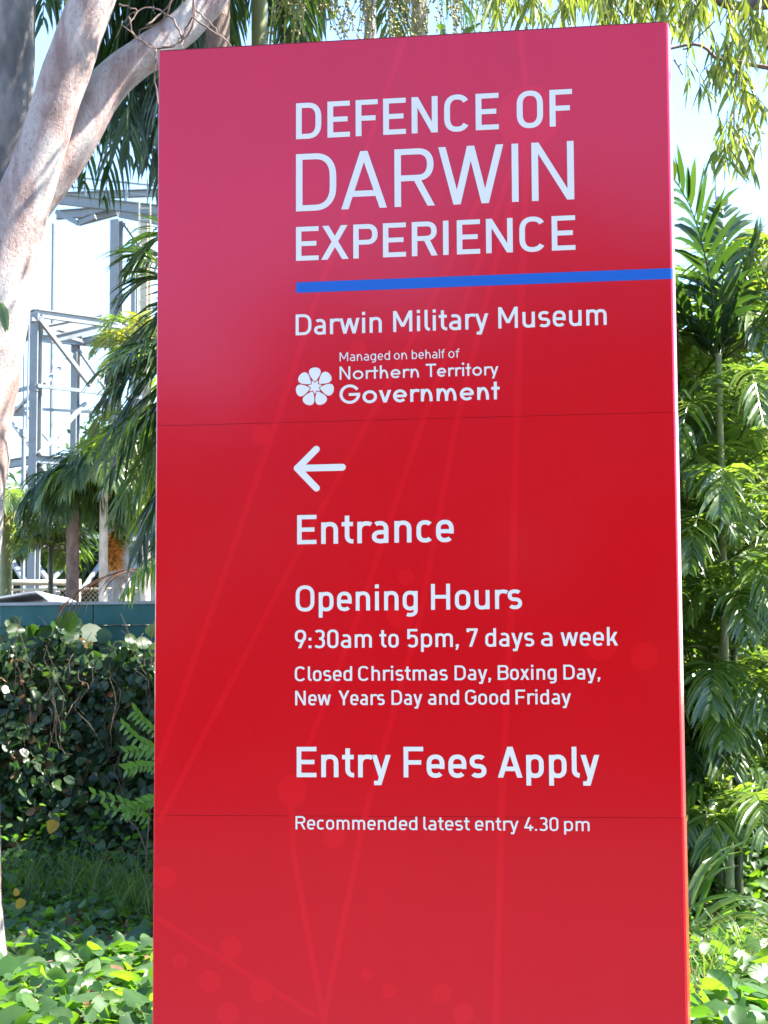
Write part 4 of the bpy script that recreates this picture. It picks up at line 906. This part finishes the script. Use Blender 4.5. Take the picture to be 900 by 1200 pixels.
# ================================================================== VINES over the container, ground cover
def oval_leaves(P, Nrm, size, cval, name, mat, tip=.0, parent=None):
    """Broad vine leaves: 8-point rounded blade with a sunk midrib, curled, each on a short stalk."""
    n = len(P); P = np.asarray(P); Nn = np.asarray(Nrm); Nn = Nn/np.linalg.norm(Nn, axis=1)[:, None]
    a = rng.normal(size=(n, 3)); a -= (a*Nn).sum(1)[:, None]*Nn; a /= np.linalg.norm(a, axis=1)[:, None]; s = np.cross(Nn, a)
    shp = [(.06, 0, 0), (.0, .17, .03), (.14, .36, .07), (.40, .45, .10), (.68, .38, .07), (.88, .20, .02), (1.02, 0, -.06), (.88, -.20, .02), (.68, -.38, .07), (.40, -.45, .10), (.14, -.36, .07), (.0, -.17, .03), (.50, 0, -.03)]
    sz = np.asarray(size)[:, None]; curl = rng.uniform(-.9, 1.6, n)[:, None]; wid = rng.uniform(.8, 1.12, n)[:, None]
    v = np.stack([P+a*sz*x+s*sz*y*wid+Nn*sz*(z*curl*1.6-.10*curl*x*x) for x, y, z in shp], 1).reshape(-1, 3)
    tri = np.array([[i, (i+1) % 12, 12] for i in range(12)])
    f = ((np.arange(n)*13)[:, None, None]+tri[None]).reshape(-1, 3)
    return mesh_obj(name, v, f, mat, parent, np.repeat(cval, 12), smooth=True)
# curtain of vines
hedge = empty('vine_hedge', Vector((at(90, 900, 9.1).x, 9.1, 0)), 'dark tangled vine hedge hanging over the teal container', 'hedge')
def curtain(n, x0, x1, ztop, d0, d1, smin, smax):
    X = rng.uniform(x0, x1, n); u = rng.random(n)**.9; Z = .02+u*(ztop-.02)*(1+.05*np.sin(X*5)+.04*np.sin(X*13+1)); depth = rng.uniform(d0, d1, n)
    bul = .28*np.sin(np.clip(1-Z/ztop, 0, 1)*2.2)+.08*np.sin(X*4+Z*3); Y = Yc-.06-depth-bul
    nr = np.stack([rng.normal(0, .55, n), -1+rng.normal(0, .45, n), .55+rng.normal(0, .5, n)], 1); return np.stack([X, Y, Z], 1), nr, rng.uniform(smin, smax, n)
hx0, hx1 = at(-60, 900, 9.2).x, at(330, 900, 9.2).x
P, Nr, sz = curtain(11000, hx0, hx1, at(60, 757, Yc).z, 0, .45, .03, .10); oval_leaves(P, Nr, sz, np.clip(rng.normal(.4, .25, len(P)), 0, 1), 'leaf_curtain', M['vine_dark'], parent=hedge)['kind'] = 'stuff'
P, Nr, sz = curtain(1300, hx0, hx1, at(60, 762, Yc).z, -.02, .4, .05, .11); oval_leaves(P, Nr, sz, rng.random(len(P)), 'dry_leaves', M['dry_leaf'], parent=hedge)['kind'] = 'stuff'
# top fringe leaves seen singly against the teal
fr = [(8, 742, 24), (22, 752, 22), (40, 748, 26), (62, 738, 20), (84, 716, 26), (70, 752, 28), (95, 742, 30), (112, 745, 24), (52, 760, 26), (88, 757, 24), (134, 765, 22), (118, 752, 18), (128, 762, 20), (150, 766, 24), (172, 744, 20), (160, 756, 20), (146, 750, 18), (34, 732, 18), (10, 725, 20), (78, 730, 20), (104, 760, 26), (60, 748, 24), (142, 772, 24), (174, 766, 24), (0, 758, 28), (28, 768, 28), (66, 772, 26), (120, 776, 24)]
for (x, y, s) in fr:
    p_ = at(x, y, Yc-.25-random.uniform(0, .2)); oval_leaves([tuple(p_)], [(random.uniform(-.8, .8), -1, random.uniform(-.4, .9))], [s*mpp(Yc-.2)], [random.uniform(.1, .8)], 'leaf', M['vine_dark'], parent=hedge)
# stems and twigs in the curtain
m = MB()
for i in range(240):
    x = random.uniform(hx0, hx1); z = random.uniform(.5, zc-.1); y = Yc-.35-random.uniform(0, .35); a = Vector((x, y, z)); q = [a]
    for j in range(6): q.append(q[-1]+Vector((random.uniform(-.12, .12), random.uniform(-.06, .04), -random.uniform(.03, .24))))
    m.tube(spline(q, 12), random.uniform(.0012, .0036), 4, cap=False)
m.build('stems', M['vine_stem'], hedge)['kind'] = 'stuff'
# bright compound-leaf sprigs at the sign's edge
def sprig(parent, pts, Y, n, ll, mat='sprig'):
    P = spline([at(x, y, Y) for x, y in pts], n+1); m = MB(); m.tube(P, .003, 4, cap=False); V, F, C = m.v, m.f, [.5]*len(m.f)
    for i in range(1, n+1):
        t = (P[i]-P[i-1]).normalized()
        for sg in (-1, 1):
            d = (Vector((0, -.2, 1))*sg+t*.9+Vector((0, random.uniform(-.4, .4), 0))).normalized(); add_blade(V, F, C, blade_rows(P[i], d, t.cross(Vector((0, 1, 0))).cross(d).normalized() if False else d.cross(Vector((random.uniform(-.3, .3), -1, .4))).normalized(), t, ll*random.uniform(.7, 1.2), ll*.42, .2, fold=.15, segs=3, prof=(.4, 1, .8, .1)), random.uniform(.5, 1))
    return mesh_obj('sprig', V, F, M[mat], parent, C)
spg = empty('leafy_shoot', Vector((at(170, 1000, 8.0).x, 8.0, 0)), 'bright green leafy shoots in front of the dark vine hedge by the sign edge', 'plant')
m = MB()
for pts in [[(168, 1080), (172, 1000), (176, 950)], [(172, 1000), (160, 970), (140, 955)], [(182, 960), (188, 900), (186, 850)]]: m.tube(spline([at(x, y, 8.0) for x, y in pts], 10), .005, 5)
m.build('stem', M['twig'], spg)
for pts in [[(176, 950), (150, 943), (112, 930)], [(182, 962), (160, 955), (128, 948)], [(186, 935), (172, 940), (152, 950)], [(188, 880), (165, 868), (146, 850)], [(188, 900), (170, 898), (150, 902)], [(188, 862), (172, 848), (160, 834)], [(188, 885), (172, 880), (150, 882)]]: sprig(spg, pts, 8.0+random.uniform(-.1, .1), 7, .07)
# dead brown frond lying over the container top
df = empty('fallen_frond', at(180, 672, 8.9), 'dead reddish-brown palm frond drooping over the container edge', 'palm frond')
frond('rachis', [at(190, 670, 8.9), at(150, 668, 8.9), (at(105, 684, 8.9)), at(70, 712, 8.9)], M['frond_dead'], df, nl=30, L=.36, Wd=.010, fwd=2.0, droop=.5, up=-.2, c0=.3, rad=.011)
gf = empty('hanging_frond', at(190, 640, 8.6), 'green palm frond hanging beside the sign over the teal container', 'palm frond')
frond('rachis', [at(215, 640, 8.6), at(185, 650, 8.6), at(160, 668, 8.6), at(142, 700, 8.6)], M['frond'], gf, nl=24, L=.30, Wd=.020, fwd=.5, droop=1.0, up=-.3, c0=.4)
frond('rachis', [at(225, 610, 8.7), at(195, 612, 8.7), at(172, 622, 8.7), at(152, 648, 8.7)], M['frond_dark'], gf, nl=20, L=.28, Wd=.022, fwd=.8, droop=.6, up=-.1, c0=.3)

# ground-cover vines: broad leaves, thousands, one mass
def ground_leaves(n, x0, x1, y0, y1, smin, smax, hmax):
    X = rng.uniform(x0, x1, n); Y = rng.uniform(y0, y1, n)
    cl = .5+.5*np.sin(X*3.1+Y*1.7)*np.sin(Y*2.9-X); Z = .03+rng.random(n)**.7*(hmax*(.45+.55*cl))
    nr = np.stack([rng.normal(0, .5, n), rng.normal(-.15, .5, n), 1+rng.normal(0, .25, n)], 1); return np.stack([X, Y, Z], 1), nr, rng.uniform(smin, smax, n)
P1, N1, s1 = ground_leaves(9500, -3.2, 3.6, 3.1, 6.6, .06, .145, .24)
P2, N2, s2 = ground_leaves(13000, -3.9, 3.6, 6.6, 9.6, .05, .11, .26)
P2[:, 2] += np.clip((P2[:, 1]-7.2)/2, 0, 1)**1.5*.75*rng.random(len(P2))
s2 *= rng.uniform(.45, 1, len(s2))
P, Nr, sz = np.concatenate([P1, P2]), np.concatenate([N1, N2]), np.concatenate([s1, s2])
tag(oval_leaves(P, Nr, sz, rng.random(len(P)), 'ground_vines', M['vine']), 'broad green vine leaves covering the ground', kind='stuff')
P, Nr, sz = ground_leaves(6000, -3.2, 3.6, 3.1, 9.5, .03, .09, .19); tag(oval_leaves(P, Nr, sz, rng.random(len(P)), 'leaf_litter', M['dry_leaf']), 'brown dry leaves lying between the vines', kind='stuff')
m = MB()
for i in range(420):
    a = Vector((random.uniform(-2.9, 5), random.uniform(3.2, 9), random.uniform(.04, .14))); an = random.uniform(0, 6.28); q = [a]
    for j in range(4): an += random.uniform(-.5, .5); q.append(q[-1]+Vector((math.cos(an)*.14, math.sin(an)*.14, random.uniform(-.04, .05))))
    m.tube(spline(q, 9), random.uniform(.0018, .004), 4, cap=False)
tag(m.build('vine_stems', M['vine_stem']), 'thin brown runners among the ground vines', kind='stuff')
# grass tufts below the hedge
V, F, C = [], [], []
for i in range(1300):
    cl = random.choice([(150, 1040, 7.6), (120, 1050, 7.9), (178, 1030, 7.4), (90, 1060, 8.1), (840, 1100, 5.6), (820, 1090, 5.0), (870, 1080, 6.2), (30, 1070, 8.2)])
    b = at(cl[0]+random.gauss(0, 14), cl[1], cl[2]+random.gauss(0, .25)); b.z = .03+(.28 if cl[2] > 7 else 0)*random.random(); a = random.uniform(0, 6.28); h = Vector((math.cos(a), math.sin(a), 0)); d = (h*random.uniform(.3, .8)+Vector((0, 0, 1))).normalized()
    add_blade(V, F, C, blade_rows(b, d, d.cross(h).normalized() if d.cross(h).length > .1 else Vector((1, 0, 0)), h, random.uniform(.25, .62), .007, .55, fold=.1, segs=5, prof=(.8, 1, .9, .7, .5, .1)), random.random())
tag(mesh_obj('tall_grass', V, F, M['grass'], None, C), 'thin arching grass growing among the vines', kind='stuff')
# single yellow leaves
for (x, y, Y, s, lb) in [(60, 1157, 5.6, 20, 'orange-yellow vine leaf lying above the sunlit vines'), (27, 1053, 7.0, 12, 'small yellow leaf in the shade near the gum trunk'), (20, 1050, 7.0, 9, 'tiny orange leaf beside the small yellow one'), (66, 962, 8.3, 14, 'yellowing leaf in the middle of the dark hedge')]:
    p_ = at(x, y, Y); o = oval_leaves([(0, 0, 0)], [(.2, -1, .6)], [s*mpp(Y)*1.2], [.5], 'yellow_leaf', M['yellow_leaf']); o.location = p_; tag(o, lb, 'leaf', 'fallen yellow leaves')
o = MB(); q = spline([at(10, 1166, 5.3), at(35, 1137, 5.35), (at(62, 1126, 5.4)), at(90, 1124, 5.5)], 16); o.tube(q, .0055, 6); tag(o.build('curved_stalk', M['twig']), 'arched pinkish-brown stalk over the leaves at lower left', 'stalk')

# bushy trees added unseen behind the sign, to shade the hedge and ground
for (x, y, lb) in [(.15, 9.0, 'unseen bushy tree added behind the sign to cast shade, nearer the container'), (-.35, 7.6, 'unseen bushy tree added behind the sign to cast shade, nearer the vines')]:
    e = empty('shade_tree', (x, y, 0), lb, 'tree')
    m = MB(); m.tube([(x, y, -.1), (x+.05, y, 2), (x, y, 4.5)], [.1, .08, .04], 10); m.build('trunk', M['palm_trunk'], e, smooth=True)
    cs = [(x+random.uniform(-.55, .75), y+random.gauss(0, .6), random.uniform(1.6, 5.0)) for _ in range(44)]
    v, f, c = leaf_cloud(cs, [random.uniform(.28, .5) for _ in cs], 9000, .16, .07); mesh_obj('crown', v, f, M['far'], e, c)

# ================================================================== BACKDROP WOODS
def wood(name, label, spec, count, size, wid, mat='far'):
    cs, rs = [], []
    for (px, py, Y, r) in spec: cs.append(at(px, py, Y)); rs.append(r)
    v, f, c = leaf_cloud(cs, rs, count, size, wid, hang=.3); return tag(mesh_obj(name, v, f, M[mat], None, c), label, kind='stuff')
spec = []
for i in range(150): spec.append((random.uniform(760, 1010), random.uniform(560, 1060), random.uniform(10.5, 13), random.uniform(.3, .6)))
for i in range(40): spec.append((random.uniform(780, 1000), random.uniform(430, 600), random.uniform(11, 13.5), random.uniform(.3, .6)))
wood('thicket', 'dark dense thicket behind the palms on the right', spec, 30000, .18, .06)
spec = []
for i in range(120): spec.append((random.uniform(-120, 330), random.uniform(578, 760), random.uniform(28, 38), random.uniform(.6, 1.3)))
for i in range(26): spec.append((random.uniform(95, 260), random.uniform(520, 620), random.uniform(28, 38), random.uniform(.5, 1.1)))
wood('distant_trees', 'distant trees behind the steel towers', spec, 52000, .34, .11)
# trees across the road, behind the camera: what the glossy sign mirrors
M['crown_far'] = M['far']
for i, (x, y, hgt, rad) in enumerate([(-13, -23, 6.4, 3.4), (-8, -22, 6.7, 3.4), (-3.5, -24, 7.7, 3.6), (1, -22, 8.5, 3.4), (5, -23, 8.2, 3.4), (9.5, -22, 8.8, 3.6), (14, -24, 9.4, 3.6)]):
    lab = ['leftmost round tree across the forecourt behind the viewer', 'second low round tree across the forecourt', 'third round tree across the forecourt', 'middle tree across the forecourt opposite the sign', 'taller fifth tree across the forecourt', 'tall sixth tree across the forecourt', 'rightmost and tallest tree across the forecourt'][i]
    e = empty('shade_tree', (x, y, 0), lab, 'tree', 'trees across the forecourt'); m = MB(); m.tube([(x, y, -.1), (x+.1, y, hgt*.35), (x, y, hgt*.7)], [.22, .17, .08], 10); m.build('trunk', M['palm_trunk'], e, smooth=True)
    cs = [(x+random.gauss(0, rad*.45), y+random.gauss(0, rad*.35), random.uniform(.6, hgt-.8)) for _ in range(60)]
    v, f, c = leaf_cloud(cs, [random.uniform(.8, 1.2) for _ in cs], 9000, .45, .24); mesh_obj('crown', v, f, M['far'], e, c)
